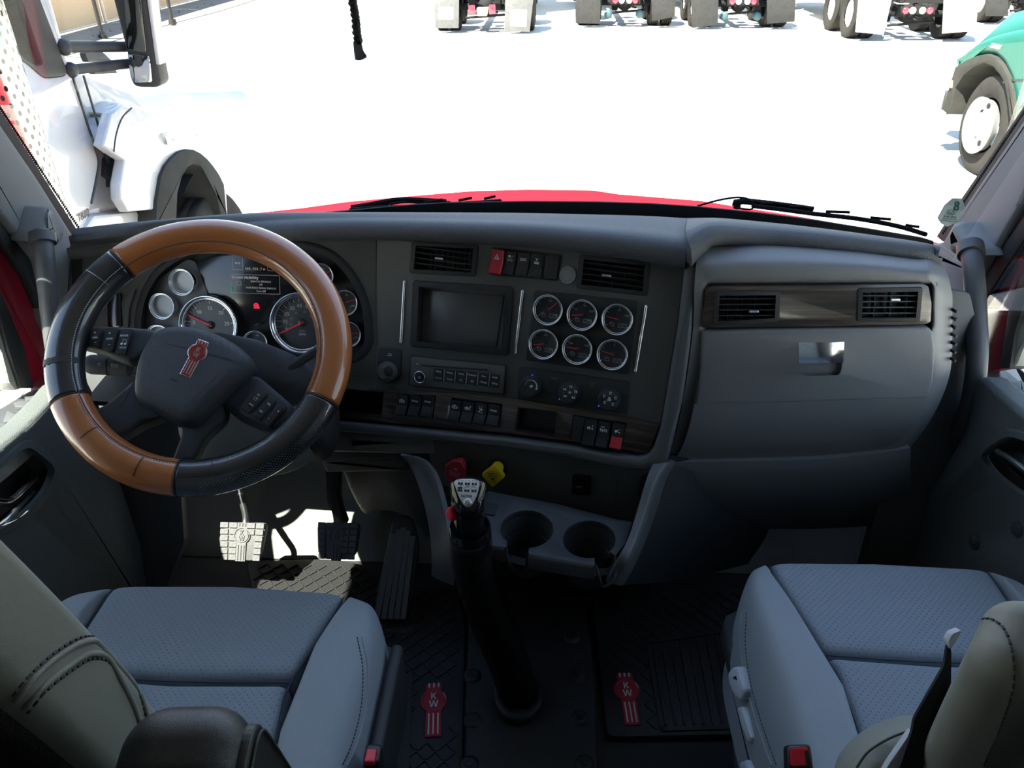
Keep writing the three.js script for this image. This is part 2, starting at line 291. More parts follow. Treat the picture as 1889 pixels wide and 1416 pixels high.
// draw(c) paints white on black in a box of w x h units of 1 mm, origin top left
function glyph(key, w, h, draw, res = 4) {
  if (drawn[key]) return drawn[key];
  const pw = Math.ceil(w * res), ph = Math.ceil(h * res);
  if (sx + pw + 3 > SHEET) { sx = 2; sy += sh + 3; sh = 0; }
  if (sy + ph > SHEET) console.log('sheet full at ' + key);
  ctx.save(); ctx.beginPath(); ctx.rect(sx, sy, pw, ph); ctx.clip(); ctx.translate(sx, sy); ctx.scale(res, res); ctx.fillStyle = ctx.strokeStyle = '#fff'; ctx.lineWidth = 0.5; ctx.textAlign = 'center'; ctx.textBaseline = 'middle'; ctx.lineCap = ctx.lineJoin = 'round';
  draw(ctx, w, h); ctx.restore();
  const q = [sx / SHEET, 1 - (sy + ph) / SHEET, (sx + pw) / SHEET, 1 - sy / SHEET];
  sx += pw + 3; sh = Math.max(sh, ph);
  return (drawn[key] = { q, w: w / 1000, h: h / 1000 });
}
function print(name, key, w, h, draw, inkName, parent, Mx, { res = 4, k = 1 } = {}) {
  const gl = glyph(key, w, h, draw, res), g = new THREE.PlaneGeometry(gl.w * k, gl.h * k), [a, b, c, d] = gl.q;
  g.setAttribute('uv', new THREE.Float32BufferAttribute([a, d, c, d, a, b, c, b], 2));
  const m = part(name, g, INK[inkName], parent, Mx);
  m.castShadow = false;
  return m;
}
const words = (t, size, font = 'bold') => (c, w, h) => { c.font = font + ' ' + size + 'px sans-serif'; const l = t.split('\n'); l.forEach((s, i) => c.fillText(s, w / 2, h / 2 + (i - (l.length - 1) / 2) * size * 1.12)); };
const line = (c, ...p) => { c.beginPath(); p.forEach(([x, y], i) => (i ? c.lineTo(x, y) : c.moveTo(x, y))); c.stroke(); };
const lift = (m, dx = 0, dy = 0, dz = 0.0006, spin = 0) => { const q = m.clone().multiply(new THREE.Matrix4().makeTranslation(dx, dy, dz)); return spin ? q.multiply(new THREE.Matrix4().makeRotationZ(spin)) : q; };
const font = await new FontLoader().loadAsync('fonts/droid/droid_sans_bold.typeface.json');
const letter = (s, size, depth) => { const g = new TextGeometry(s, { font, size, depth, curveSegments: 3, bevelEnabled: false }); g.computeBoundingBox(); const b = g.boundingBox; return g.translate(-(b.min.x + b.max.x) / 2, -(b.min.y + b.max.y) / 2, 0); };
// round badge with a top crest and a striped tail, raised letters on an enamel ground; unit height 1
function emblem(parent, Mx, h, enamel, metal, low = 1, rim) {
  const sh = new THREE.Shape(), r = 0.225;
  sh.moveTo(-0.13, -0.5); sh.lineTo(0.13, -0.5); sh.lineTo(0.13, -0.03); sh.absarc(0, 0.17, r, -0.95, 0.95, false); sh.lineTo(0.14, 0.42); sh.lineTo(0.13, 0.5); sh.lineTo(-0.13, 0.5); sh.lineTo(-0.14, 0.42); sh.absarc(0, 0.17, r, Math.PI - 0.95, Math.PI + 0.95, false); sh.lineTo(-0.13, -0.5);
  const base = extrude(sh, 0.03 * low, 0.008, 1, 14).translate(0, 0, 0.03 * low), e = part('emblem', base.scale(h, h, h), enamel, parent, Mx);
  if (rim) part('emblem_rim', extrude(sh, 0.022, 0.008, 2, 14).translate(0, 0, 0.022).scale(h * 1.13, h * 1.05, h), rim, e, Mx);
  const ring = new THREE.Shape(); ring.absarc(0, 0.17, 0.205, 0, 7, false); const hole = new THREE.Path(); hole.absarc(0, 0.17, 0.183, 0, 7, true); ring.holes.push(hole);
  const z = 0.03 * low, up = 0.018 * low;
  const bits = [extrude(ring, up, 0, 1, 20).translate(0, 0, z + up), ...[-0.075, 0, 0.075].map((x) => rbox(0.026, 0.38, up, 0.002, 1).translate(x, -0.275, z + up / 2)), ...[-0.08, 0, 0.08].map((x) => rbox(0.03, 0.085, up, 0.002, 1).translate(x, 0.452, z + up / 2))];
  part('emblem_trim', join(bits).scale(h, h, h), metal, e, Mx);
  part('letter', letter('K', 0.125, up).translate(0, 0.245, z).scale(h, h, h), metal, e, Mx);
  part('letter', letter('W', 0.125, up).translate(0, 0.095, z).scale(h, h, h), metal, e, Mx);
  return e;
}
M.leatherEdge = mat([0.16, 0.06, 0.02], { roughness: 0.7 });
M.enamel = mat([0.32, 0.008, 0.02], { roughness: 0.25, clearcoat: 1, clearcoatRoughness: 0.08 });
M.enamelmat = mat([0.33, 0.01, 0.03], { roughness: 0.6 });
M.emblemwhite = mat([0.55, 0.53, 0.5], { roughness: 0.7 });
M.perfdot = mat([0.16, 0.165, 0.17], { roughness: 0.6 });
M.redbright = mat([0.6, 0.015, 0.03], { roughness: 0.35 });
M.boot = mat([0.005, 0.005, 0.0055], { roughness: 0.5, specularIntensity: 0.5 }, T.leather, 0.05, 0.0004);
INK.pale = ink(0.6, 0.3, 0.3);
const CUP = mat([0.03, 0.033, 0.035], { roughness: 0.55, side: THREE.DoubleSide });
M.seamolive = mat([0.06, 0.065, 0.055], { roughness: 0.8 });
M.valance = mat([0.05, 0.06, 0.075], { roughness: 0.6 }, T.grain, 0.05, 0.0003);
M.wiper = mat([0.008, 0.008, 0.009], { roughness: 0.9, specularIntensity: 0.15 });
M.switchplate = mat([0.05, 0.052, 0.055], { roughness: 0.4 }, T.grain, 0.05, 0.0002);

// ---------- the lot outside ----------
{
  const g = struct(part('ground', rbox(120, 0.4, 120, 0.01, 1).translate(0, -0.2, -20), M.ground));
  const strip = struct(part('dirt_strip', sheet(fine(Array.from({ length: 12 }, (_, i) => { const z = -4 - i * 4.2; return [V(-12.2, 0.03, z), V(-10.75, 0.11 + rnd(0.05), z), V(-10.1 + rnd(0.5), 0.0, z)]; }), 6, 50), 0.02), M.dirt));
  // privacy fence: posts by bay, one screen panel per bay, rails
  const F = thing('privacy_fence', 'tan chain link fence with woven privacy slats running along the far left of the lot', 'fence', V(-10.95, 0, -20));
  const zs = []; for (let z = -5.2; z > -50; z -= 3.05) zs.push(z);
  zs.forEach((z, i) => {
    part('post', rod(V(-10.9, 0, z), V(-10.9, 2.05, z), 0.038, 10), M.post, F);
    if (i < zs.length - 1) part('screen_panel', rbox(0.018, 1.8, 3.02, 0.004, 1).translate(-10.97, 1.08, z - 1.525), M.fence, F);
  });
  for (const y of [0.2, 1.98]) part('rail', rod(V(-10.95, y, -5.2), V(-10.95, y, zs.at(-1)), 0.022, 8), M.post, F);
  for (const [x, y, l] of [[191, 74, 'dark slender pole in front of the fence beside the white truck mirror'], [319, 45, 'dark slender pole at the fence foot right of the mirror']]) {
    const b = onY(0.02)(x, y), p = tag(part('fence_pole', join([rod(V(0, 0, 0), V(-0.05, 4.2, -0.1), 0.045, 8), new THREE.CylinderGeometry(0.09, 0.1, 0.12, 10).translate(0, 0.06, 0)]), M.pole, scene, new THREE.Matrix4().setPosition(b)), l, 'pole', 'poles along the fence');
  }
  const w = new THREE.InstancedMesh(new THREE.ConeGeometry(0.05, 0.16, 4), M.weeds, 260), m4 = new THREE.Matrix4();
  for (let i = 0; i < 260; i++) w.setMatrixAt(i, m4.compose(V(-10.75 + rnd(0.5), 0.1, -8 - rnd(40)), new THREE.Quaternion().setFromEuler(new THREE.Euler(rnd(-0.7, 0.7), rnd(6), rnd(-0.7, 0.7))), V(1, 1, 1).multiplyScalar(rnd(0.4, 1.2))));
  w.name = 'weeds'; tag(w, 'dry weeds and litter along the foot of the fence', 'weeds').userData.kind = 'stuff'; scene.add(w);
}
// a road wheel lying across x: tyre with tread grooves, rim with hand holes, hub
function tyreGeo(r = 0.52, w = 0.28, n = 48, tread = true) {
  const p = [[0.29, -w * 0.36], [0.33, -w * 0.47], [r * 0.82, -w * 0.52], [r * 0.95, -w * 0.47], [r * 0.995, -w * 0.40], [r, -w * 0.36]];
  if (tread) for (const x of [-0.2, 0, 0.2]) p.push([r, (x - 0.035) * w], [r - 0.014, (x - 0.03) * w], [r - 0.014, (x + 0.03) * w], [r, (x + 0.035) * w]);
  p.push([r, w * 0.36], [r * 0.995, w * 0.40], [r * 0.95, w * 0.47], [r * 0.82, w * 0.52], [0.33, w * 0.47], [0.29, w * 0.36]);
  return new THREE.LatheGeometry(p.map(([a, b]) => new THREE.Vector2(a, b)), n).rotateZ(-Math.PI / 2); // axis x
}
function rimGeo(out = 1) { // face towards -x when out = 1
  const p = [[0.292, 0.10], [0.30, 0.13], [0.285, 0.12], [0.27, 0.04], [0.235, 0.015], [0.16, 0.02], [0.15, 0.05], [0.14, 0.055], [0.125, 0.05], [0.115, 0.11], [0.09, 0.16], [0.0, 0.165]];
  const g = new THREE.LatheGeometry(p.map(([a, b]) => new THREE.Vector2(a, b)), 40).rotateZ(Math.PI / 2);
  return out < 0 ? g.rotateY(Math.PI) : g;
}
const WHEELG = { tyre: tyreGeo(), plain: tyreGeo(0.52, 0.27, 36, true), rim: rimGeo(1) };

// ---------- white truck parked on the left ----------
{
  const X0 = -2.1, F = Frame.from(V(X0, 1.5, -4), V(1, 0, 0), V(0, 1, 0));
  const t = thing('white_truck', 'white heavy truck alongside at the left, its mirror on two black arms', 'truck', V(X0, 0, -3));
  const win = [[-90, 60], [10, 106], [32, 108.5], [47, 113], [65.5, 129], [79, 141], [86, 143.5], [120, 140], [124, 133], [123, 126.5], [75, 0], [33, -110], [-60, -120]];
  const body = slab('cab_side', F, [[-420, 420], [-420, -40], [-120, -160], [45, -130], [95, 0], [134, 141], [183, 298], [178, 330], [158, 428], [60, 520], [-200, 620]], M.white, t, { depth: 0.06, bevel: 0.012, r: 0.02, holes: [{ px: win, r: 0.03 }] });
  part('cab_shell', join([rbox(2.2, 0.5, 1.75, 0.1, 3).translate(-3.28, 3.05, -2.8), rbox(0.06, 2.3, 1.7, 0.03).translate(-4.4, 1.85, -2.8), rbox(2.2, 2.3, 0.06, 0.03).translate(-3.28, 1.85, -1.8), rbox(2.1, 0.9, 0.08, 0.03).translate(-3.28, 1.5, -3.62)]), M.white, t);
  part('interior', join([rbox(2.0, 0.08, 1.6, 0.02).translate(-3.25, 1.1, -2.75), rbox(0.5, 1.1, 0.2, 0.08).translate(-2.7, 1.75, -2.2), rbox(0.5, 1.1, 0.2, 0.08).translate(-3.8, 1.75, -2.2), rbox(1.9, 0.35, 0.4, 0.08).translate(-3.2, 1.6, -3.3)]), M.trim, t);
  part('windshield', rbox(2.0, 1.0, 0.01, 0.004, 1).translate(-3.28, 2.4, -3.5), M.tint, t);
  const wf = slab('window_frame', F, [...win], M.trim, t, { depth: 0.03, bevel: 0.004, off: 0.006, r: 0.03, holes: [{ px: [[-60, 55], [9, 94], [34, 97], [56, 115], [65, 121], [78, 120], [79, 113], [60, 56], [41, 0], [5, -100], [-40, -100]], r: 0.02 }] });
  slab('window_glass', F, [[-70, 60], [9, 98], [34, 101], [56, 119], [65, 125], [82, 124], [83, 113], [64, 56], [45, 0], [8, -105], [-50, -105]], M.tint, t, { depth: 0.006, bevel: 0, off: -0.02, r: 0.02 });
  const sg = slab('window_sign', F, [[-30, 36], [18, 17], [46, 54], [-30, 84]], mat([0.5, 0.47, 0.38], { roughness: 0.7 }), t, { depth: 0.003, bevel: 0, off: -0.05, r: 0.01 });
  print('lettering', 'are', 130, 60, words('are', 52), 'red', sg, F.at(10, 33, -0.049), { res: 1.4, k: 0.75 });
  // seams of the door
  for (const l of [[[134, 142], [160, 225], [182, 296], [178, 330], [168, 375]], [[154, 139], [172, 200], [190, 261], [197, 290]]]) part('panel_gap', tube(l.map(([x, y]) => F.hit(x, y, 0.0)), 0.006, 30, 6), M.trim, t);
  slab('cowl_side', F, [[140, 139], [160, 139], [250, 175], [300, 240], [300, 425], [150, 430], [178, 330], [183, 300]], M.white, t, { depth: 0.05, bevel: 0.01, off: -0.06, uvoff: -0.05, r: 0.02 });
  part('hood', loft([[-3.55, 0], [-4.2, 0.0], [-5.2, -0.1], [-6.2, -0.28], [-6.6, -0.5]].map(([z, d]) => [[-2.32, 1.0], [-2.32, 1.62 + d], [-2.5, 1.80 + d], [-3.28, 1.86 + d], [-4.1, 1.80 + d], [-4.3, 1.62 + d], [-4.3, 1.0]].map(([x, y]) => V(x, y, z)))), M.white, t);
  // fender over the steer wheel
  const FF = Frame.from(V(X0 + 0.1, 1.2, -4.5), V(1, 0, 0), V(0, 1, 0));
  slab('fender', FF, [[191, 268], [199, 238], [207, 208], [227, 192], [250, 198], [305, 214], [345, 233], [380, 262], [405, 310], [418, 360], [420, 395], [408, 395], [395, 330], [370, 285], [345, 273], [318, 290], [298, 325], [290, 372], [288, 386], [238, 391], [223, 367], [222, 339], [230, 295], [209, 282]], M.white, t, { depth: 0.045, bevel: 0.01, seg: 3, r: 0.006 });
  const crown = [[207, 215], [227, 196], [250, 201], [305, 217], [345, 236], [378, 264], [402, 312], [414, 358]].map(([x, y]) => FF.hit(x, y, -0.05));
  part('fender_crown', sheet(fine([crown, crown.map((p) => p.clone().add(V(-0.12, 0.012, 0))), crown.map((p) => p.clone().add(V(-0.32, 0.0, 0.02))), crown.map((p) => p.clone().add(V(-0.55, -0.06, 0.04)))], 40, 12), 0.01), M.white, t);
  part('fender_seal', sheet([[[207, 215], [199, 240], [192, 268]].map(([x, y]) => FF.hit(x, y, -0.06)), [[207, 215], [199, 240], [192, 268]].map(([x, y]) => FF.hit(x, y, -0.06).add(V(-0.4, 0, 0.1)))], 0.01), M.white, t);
  slab('fender_flare', FF, [[288, 417], [290, 372], [298, 325], [306, 306], [318, 291], [331, 280], [346, 275], [358, 276], [370, 282], [383, 293], [394, 306], [405, 322], [414, 340], [419, 396], [408, 396], [400, 360], [393, 338], [382, 318], [370, 306], [358, 302], [347, 308], [336, 326], [328, 356], [325, 417]], M.flare, t, { depth: 0.4, bevel: 0.006, off: 0.02, r: 0.002 });
  part('seam', tube([[243, 199], [225, 218], [214, 250], [210, 280]].map(([x, y]) => FF.hit(x, y, 0.001)), 0.004, 20, 6), M.trim, t);
  slab('side_lamp', FF, [[302, 246], [316, 244], [323, 260], [310, 267]], M.satin, t, { depth: 0.03, bevel: 0.006, off: 0.018 });
  slab('side_lamp_lens', FF, [[306, 249], [315, 248], [319, 259], [311, 262]], M.tailwhite, t, { depth: 0.02, bevel: 0.003, off: 0.024 });
  slab('hinge_bracket', F, [[199, 291], [228, 291], [230, 318], [222, 322], [222, 345], [206, 345], [206, 330], [197, 325]], M.trim, t, { depth: 0.12, bevel: 0.01, off: -0.03, uvoff: -0.03, r: 0.008 });
  part('hose', tube([[190, 262], [195, 280], [200, 300]].map(([x, y]) => F.hit(x, y, -0.02)), 0.012, 16, 8), M.trim, t);
  part('wheel_liner', new THREE.CylinderGeometry(0.66, 0.66, 0.5, 32, 1, true, 0, Math.PI).rotateZ(Math.PI / 2).rotateX(-Math.PI / 2 + Math.PI).translate(-2.32, 0.55, -4.62), M.liner, t);
  const ty = part('tyre', WHEELG.tyre, M.tyre, t, new THREE.Matrix4().setPosition(-2.17, 0.52, -4.62));
  part('rim', WHEELG.rim, M.alu, ty, new THREE.Matrix4().makeRotationY(Math.PI).setPosition(-2.1, 0.52, -4.62));
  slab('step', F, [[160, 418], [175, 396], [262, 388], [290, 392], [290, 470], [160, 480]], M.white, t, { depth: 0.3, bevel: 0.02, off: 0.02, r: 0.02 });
  // intake grilles on the hood side
  for (const l of [[[157, 97], [191, 96], [207, 112], [164, 115]], [[172, 131], [212, 126], [218, 135], [176, 137]]]) {
    const g = slab('intake_grille', F, l, M.trim, t, { depth: 0.03, bevel: 0.004, off: -0.14, uvoff: -0.14, r: 0.015 });
  }
  // mirror on its two arms
  const mz = -3.78, FM = new Frame(V(-1.7, 2, mz), V(1, 0, 0), V(0, 1, 0), V(0, 0, 1));
  for (const [a, b, r] of [[[116, 87], [232, 86], 0.024], [[130, 129], [238, 117], 0.023]]) part('mirror_arm', join([rod(F.hit(...a, -0.02), FM.hit(...b, -0.06), r, 12), new THREE.SphereGeometry(r * 1.5, 12, 8).translate(...F.hit(...a))]), M.trim, t);
  const hs = slab('mirror_housing', FM, [[160, -150], [208, 0], [233, 98], [239, 146], [246, 159], [258, 162], [289, 162], [297, 154], [292, 129], [271, 0], [245, -150]], M.trim, t, { depth: 0.09, bevel: 0.018, seg: 4, r: 0.02 });
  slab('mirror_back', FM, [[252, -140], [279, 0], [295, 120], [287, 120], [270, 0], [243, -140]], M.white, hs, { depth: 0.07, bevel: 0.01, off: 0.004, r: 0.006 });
  slab('mirror_glass', FM, [[188, -140], [229, 0], [234, 91], [270, 97], [260, 0], [232, -140]], M.darkmirror, hs, { depth: 0.01, bevel: 0.002, off: 0.006, r: 0.01 });
  slab('wide_angle_glass', FM, [[234, 98], [276, 103], [281, 152], [247, 153], [240, 142]], M.mirrorglass, hs, { depth: 0.01, bevel: 0.004, off: 0.008, r: 0.012 });
  // badge on the door
  print('badge_lettering', 'T880', 260, 70, (c, w, h) => { c.font = 'italic bold 64px sans-serif'; c.fillText('T880', w / 2, h / 2 + 4); }, 'black', t, F.at(153, 396, 0.004, R(0)), { res: 1, k: 0.72 });
  // exhaust with its punched heat guard
  const st = thing('exhaust_stack', 'shiny perforated metal heat guard around an upright exhaust stack at the left pillar', 'exhaust', V(-1.89, 0.35, -2.72));
  PERFMAT.alphaMap = scaled(tex(128, (x, y) => { const h = (u, v) => Math.hypot(((x - u + 0.5) % 1 + 1) % 1 - 0.5, ((y - v + 0.5) % 1 + 1) % 1 - 0.5); return Math.min(h(0.25, 0.25), h(0.75, 0.75)) < 0.17 ? 0 : 1; }), 1 / 20, 1 / 52); PERFMAT.alphaTest = 0.5; PERFMAT.side = THREE.DoubleSide;
  const c = new THREE.CylinderGeometry(0.125, 0.125, 2.9, 40, 1, true).translate(-1.89, 1.8, -2.72);
  part('heat_guard', c, PERFMAT, st);
  part('exhaust_pipe', join([new THREE.CylinderGeometry(0.112, 0.112, 3.1, 24).translate(-1.89, 1.9, -2.72)]), M.dark, st);
  part('bracket', join([1.0, 2.3].map((y) => rbox(0.08, 0.05, 0.08, 0.01).translate(-2.055, y, -2.72))), M.trim, st);
}

// ---------- green truck parked on the right ----------
{
  const X0 = 4.85, F = new Frame(V(X0, 1, -9), V(0, 0, 1), V(0, 1, 0), V(-1, 0, 0));
  const z = (l) => l.map(([x, y]) => [1700 + x * 0.2048, 60 + y * 0.2048]);
  const t = thing('green_truck', 'metallic green truck parked at the right, white front wheel under a dusty flare', 'truck', V(X0, 0, -9));
  const arch = [[195, 710], [215, 600], [250, 450], [300, 400], [380, 320], [470, 240], [560, 215], [650, 250], [720, 330], [775, 440], [805, 580], [812, 790]];
  slab('fender', F, z([...[[290, 330], [330, 240], [400, 150], [480, 90], [560, 45], [660, 10], [780, -20], [1000, -60], [1500, -80], [1500, 900], [1100, 900], [880, 780], [830, 800], [818, 790], [812, 640], [780, 430], [720, 300], [650, 225], [560, 200], [470, 225], [380, 300]]]), M.teal, t, { depth: 0.7, bevel: 0.1, seg: 6, r: 0.04 });
  part('hood', loft([[-10.3, -0.55], [-9.9, -0.3], [-9.2, -0.12], [-8.2, 0], [-7.2, 0.05]].map(([zz, d]) => [[5.1, 1.0], [5.1, 1.6 + d], [5.3, 1.85 + d], [6.1, 1.93 + d], [6.9, 1.85 + d], [7.1, 1.6 + d], [7.1, 1.0]].map(([x, y]) => V(x, y, zz))).reverse()), M.teal, t);
  part('cab_shell', join([rbox(2.2, 2.2, 3.2, 0.15, 3).translate(6.05, 2.05, -5.6)]), M.teal, t);
  slab('fender_flare', F, z([[195, 710], [215, 600], [262, 430], [300, 310], [400, 245], [500, 207], [590, 192], [660, 220], [720, 290], [780, 400], [815, 520], [830, 640], [830, 795], [790, 782], [770, 600], [740, 450], [700, 380], [640, 310], [560, 275], [470, 310], [380, 380], [300, 500], [265, 640], [240, 738]]), M.flare, t, { depth: 0.5, bevel: 0.015, off: 0.03, r: 0.01 });
  slab('wheel_well', F, z([[220, 735], [270, 480], [380, 300], [560, 230], [720, 330], [800, 560], [830, 790], [830, 1000], [600, 735]]), M.liner, t, { depth: 0.1, bevel: 0, off: -0.4, uvoff: -0.4 });
  slab('panel_gap', F, z([[725, 445], [765, 420], [1100, 420], [1100, 436], [770, 438], [735, 462]]), M.trim, t, { depth: 0.02, bevel: 0, off: 0.006 });
  slab('bumper_end', F, z([[215, 520], [222, 535], [190, 700], [170, 690]]), M.trim, t, { depth: 0.4, bevel: 0.004, off: 0.02 });
  slab('marker_lamp', F, z([[240, 430], [268, 430], [262, 500], [232, 495]]), M.amber, t, { depth: 0.03, bevel: 0.006, off: 0.05 });
  slab('side_lamp', F, z([[630, 95], [712, 118], [690, 152], [615, 132]]), M.tailwhite, t, { depth: 0.03, bevel: 0.005, off: 0.016 });
  const wc = F.hit(1805, 247, 0), zc = wc.z;
  const ty = part('tyre', WHEELG.tyre, M.tyre, t, new THREE.Matrix4().setPosition(5.0, 0.52, zc));
  const rim = part('rim', WHEELG.rim, M.alu, ty, new THREE.Matrix4().setPosition(4.93, 0.52, zc));
  const hole = lathe([[0.0, 0.004], [0.026, 0.004], [0.032, 0.0]], 14).rotateY(-Math.PI / 2), nut = new THREE.CylinderGeometry(0.016, 0.018, 0.05, 6).rotateZ(Math.PI / 2);
  for (let k = 0; k < 10; k++) { const a = k * Math.PI / 5 + 0.2; part('hand_hole', hole, M.dark, rim, new THREE.Matrix4().setPosition(4.906, 0.52 + 0.208 * Math.cos(a), zc + 0.208 * Math.sin(a))); part('wheel_nut', nut, M.alu, rim, new THREE.Matrix4().setPosition(4.866, 0.52 + 0.14 * Math.cos(a + 0.3), zc + 0.14 * Math.sin(a + 0.3))); }
}

// ---------- trucks parked tail-on across the lot ----------
function tailTruck(label, px0, z0, o) {
  const F = new Frame(V(0, 0, z0), V(1, 0, 0), V(0, 1, 0), V(0, 0, 1)), cx = F.hit(px0, 40).x, at = (x, y, dz = 0) => F.hit(x, y, dz);
  const t = thing('parked_truck', label, 'truck', V(cx, 0, z0), 'trucks parked across the lot'), pos = (x, y, zz) => new THREE.Matrix4().setPosition(cx + x, y, z0 + zz);
  const hw = o.hw ?? 1.22;
  for (const zz of [-0.62, -1.95]) {
    for (const s of [-1, 1]) for (const d of [0.47, 0.14]) { const w = part('tyre', WHEELG.plain, M.tyre, t, pos(s * (hw - d), 0.52, zz)); if (d < 0.2) part('rim', WHEELG.rim, M.alu, w, new THREE.Matrix4().makeRotationY(s > 0 ? Math.PI : 0).setPosition(cx + s * (hw - d - 0.05), 0.52, z0 + zz)); }
    part('axle', join([new THREE.CylinderGeometry(0.07, 0.07, 1.6, 12).rotateZ(Math.PI / 2), new THREE.SphereGeometry(0.2, 14, 10)]), M.chassis, t, pos(0, 0.52, zz));
  }
  for (const s of [-1, 1]) part('frame_rail', rbox(0.09, 0.27, 6.5, 0.01, 1), M.chassis, t, pos(s * 0.43, 0.92, -3.2));
  part('crossmember', join([rbox(0.8, 0.22, 0.06, 0.01).translate(0, 0, 0), rbox(1.9, 0.05, 0.06, 0.01).translate(0, 0.22, 0)]), M.chassis, t, pos(0, 0.9, 0));
  part('suspension', join([[-0.3, 0.6, -0.4], [0.32, 0.62, -0.4], [0.1, 0.45, -1.2], [-0.2, 0.4, -1.3]].map(([x, y, zz]) => rbox(0.16, 0.24, 0.3, 0.03).translate(x, y, zz)).concat([-0.45, 0.45].map((x) => new THREE.CylinderGeometry(0.12, 0.14, 0.3, 14).translate(x, 0.66, -0.9)), [rod(V(-0.5, 0.3, -0.3), V(0.5, 0.38, -0.3), 0.03), rod(V(-0.5, 0.75, -0.2), V(0.3, 0.4, -0.6), 0.025)])), M.chassis, t, new THREE.Matrix4().setPosition(cx, 0, z0));
  o.flaps.forEach((p, i) => { const f = slab('mud_flap', F, p, o.flapMat[i] ?? o.flapMat[0], t, { depth: 0.012, bevel: 0.002, off: 0.1, uvoff: 0.1, r: 0.01 }); if (o.flapPrint) slab('flap_print', F, o.flapPrint[i], M.flapwhite, f, { depth: 0.004, bevel: 0, off: 0.104, uvoff: 0.104, r: 0.03 }); part('flap_hanger', rod(V(cx + (i ? 0.4 : -0.4), 1.05, z0 + 0.09), V(cx + (i ? hw : -hw), 1.05, z0 + 0.09), 0.02), M.satin, t); });
  if (o.lamps) { slab('lamp_bar', F, [[o.lamps[0][0] - 9, o.lamps[0][1] - 8], [o.lamps.at(-1)[0] + 9, o.lamps[0][1] - 8], [o.lamps.at(-1)[0] + 9, o.lamps[0][1] + 7], [o.lamps[0][0] - 9, o.lamps[0][1] + 7]], M.chassis, t, { depth: 0.04, off: 0.03 }); o.lamps.forEach(([x, y, r, c]) => { part(c ? 'reverse_lamp' : 'tail_lamp', lathe([[0.0, 0.03], [r * 0.6, 0.027], [r, 0.012], [r, -0.03]], 18), c ? M.tailwhite : M.tail, t, F.at(x, y, 0.05)); }); }
  (o.boxes ?? []).forEach(([n, p, m, d]) => slab(n, F, p, m, t, { depth: d ?? 0.05, bevel: 0.008, off: 0.06, r: 0.02 }));
  (o.chambers ?? []).forEach(([x, y]) => part('brake_chamber', lathe([[0, 0.05], [0.06, 0.05], [0.1, 0.02], [0.1, -0.1], [0.05, -0.16]], 18), M.chamber, t, F.at(x, y, -0.15)));
  part('fuel_tank', join([-1, 1].map((s) => new THREE.CylinderGeometry(0.3, 0.3, 1.5, 20).rotateX(Math.PI / 2).translate(s * 0.85, 0.72, -4.3))), M.alu, t, new THREE.Matrix4().setPosition(cx, 0, z0));
  part('cab', join([rbox(2.3, 2.3, 2.3, 0.2, 3).translate(0, 2.2, -5.2), rbox(2.0, 1.2, 1.8, 0.25, 3).translate(0, 1.45, -7.1)]), o.paint, t, new THREE.Matrix4().setPosition(cx, 0, z0));
  for (const s of [-1, 1]) part('tyre', WHEELG.plain, M.tyre, t, pos(s * 1.05, 0.52, -6.9));
  return t;
}
const zAt = (x, y) => onY(0)(x, y).z;
tailTruck('tail of parked truck with pale printed mud flaps and two tall red lamps', 893, -20.4, {
  flaps: [[[799, -12], [847, -12], [846, 52], [803, 52]], [[932, -12], [985, -12], [977, 59], [931, 57]]], flapMat: [M.flapmetal], flapPrint: [[[809, 13], [836, 13], [836, 36], [809, 36]], [[941, 18], [972, 18], [971, 50], [941, 48]]], paint: M.greytruck,
  boxes: [['tail_lamp', [[864, 10], [876, 10], [876, 26], [864, 26]], M.tail], ['tail_lamp', [[902, 9], [914, 9], [914, 26], [902, 26]], M.tail], ['air_tank', [[879, 15], [901, 14], [898, 30], [881, 30]], mat([0.5, 0.38, 0.2], { roughness: 0.6 }), 0.3]] });
tailTruck('tail of parked teal truck with plain grey mud flaps, second from the left', 1154, -21.6, {
  flaps: [[[1061, -14], [1108, -14], [1107, 44], [1062, 43]], [[1201, -14], [1246, -14], [1245, 31], [1203, 39]]], flapMat: [M.flapgrey], paint: M.tealtruck,
  lamps: [[1135, 1, 0.07, 0], [1147, 1, 0.07, 1], [1161, 1, 0.07, 1], [1172, 1, 0.07, 0]], chambers: [[1122, 26], [1180, 26]] });
tailTruck('tail of parked teal truck with bent grey mud flaps beside the white-flapped truck', 1368, -21.4, {
  flaps: [[[1274, -14], [1326, -14], [1324, 46], [1276, 52]], [[1415, -14], [1468, -14], [1466, 40], [1415, 44]]], flapMat: [M.flapgrey], paint: M.tealtruck,
  lamps: [[1351, 3, 0.07, 0], [1363, 3, 0.07, 1], [1379, 3, 0.07, 1], [1391, 3, 0.07, 0]], chambers: [[1336, 30], [1397, 30]] });
tailTruck('tail of parked truck with two plain white mud flaps and four round lamps', 1690, -19.4, {
  hw: 1.35, flaps: [[[1585, -14], [1648, -14], [1630, 64], [1578, 59]], [[1742, -14], [1806, -14], [1800, 57], [1738, 62]]], flapMat: [M.flapwhite], paint: M.greytruck,
  lamps: [[1671, 19.6, 0.07, 0], [1684, 19.6, 0.07, 1], [1702, 19.6, 0.07, 1], [1716, 19.6, 0.07, 0]] });
tailTruck('tail of the far right parked truck, mostly hidden behind the green hood', 1905, -22.6, { flaps: [[[1818, -20], [1860, -20], [1860, 30], [1818, 30]], [[1950, -20], [1995, -20], [1995, 30], [1950, 30]]], flapMat: [M.flapgrey], paint: M.greytruck });

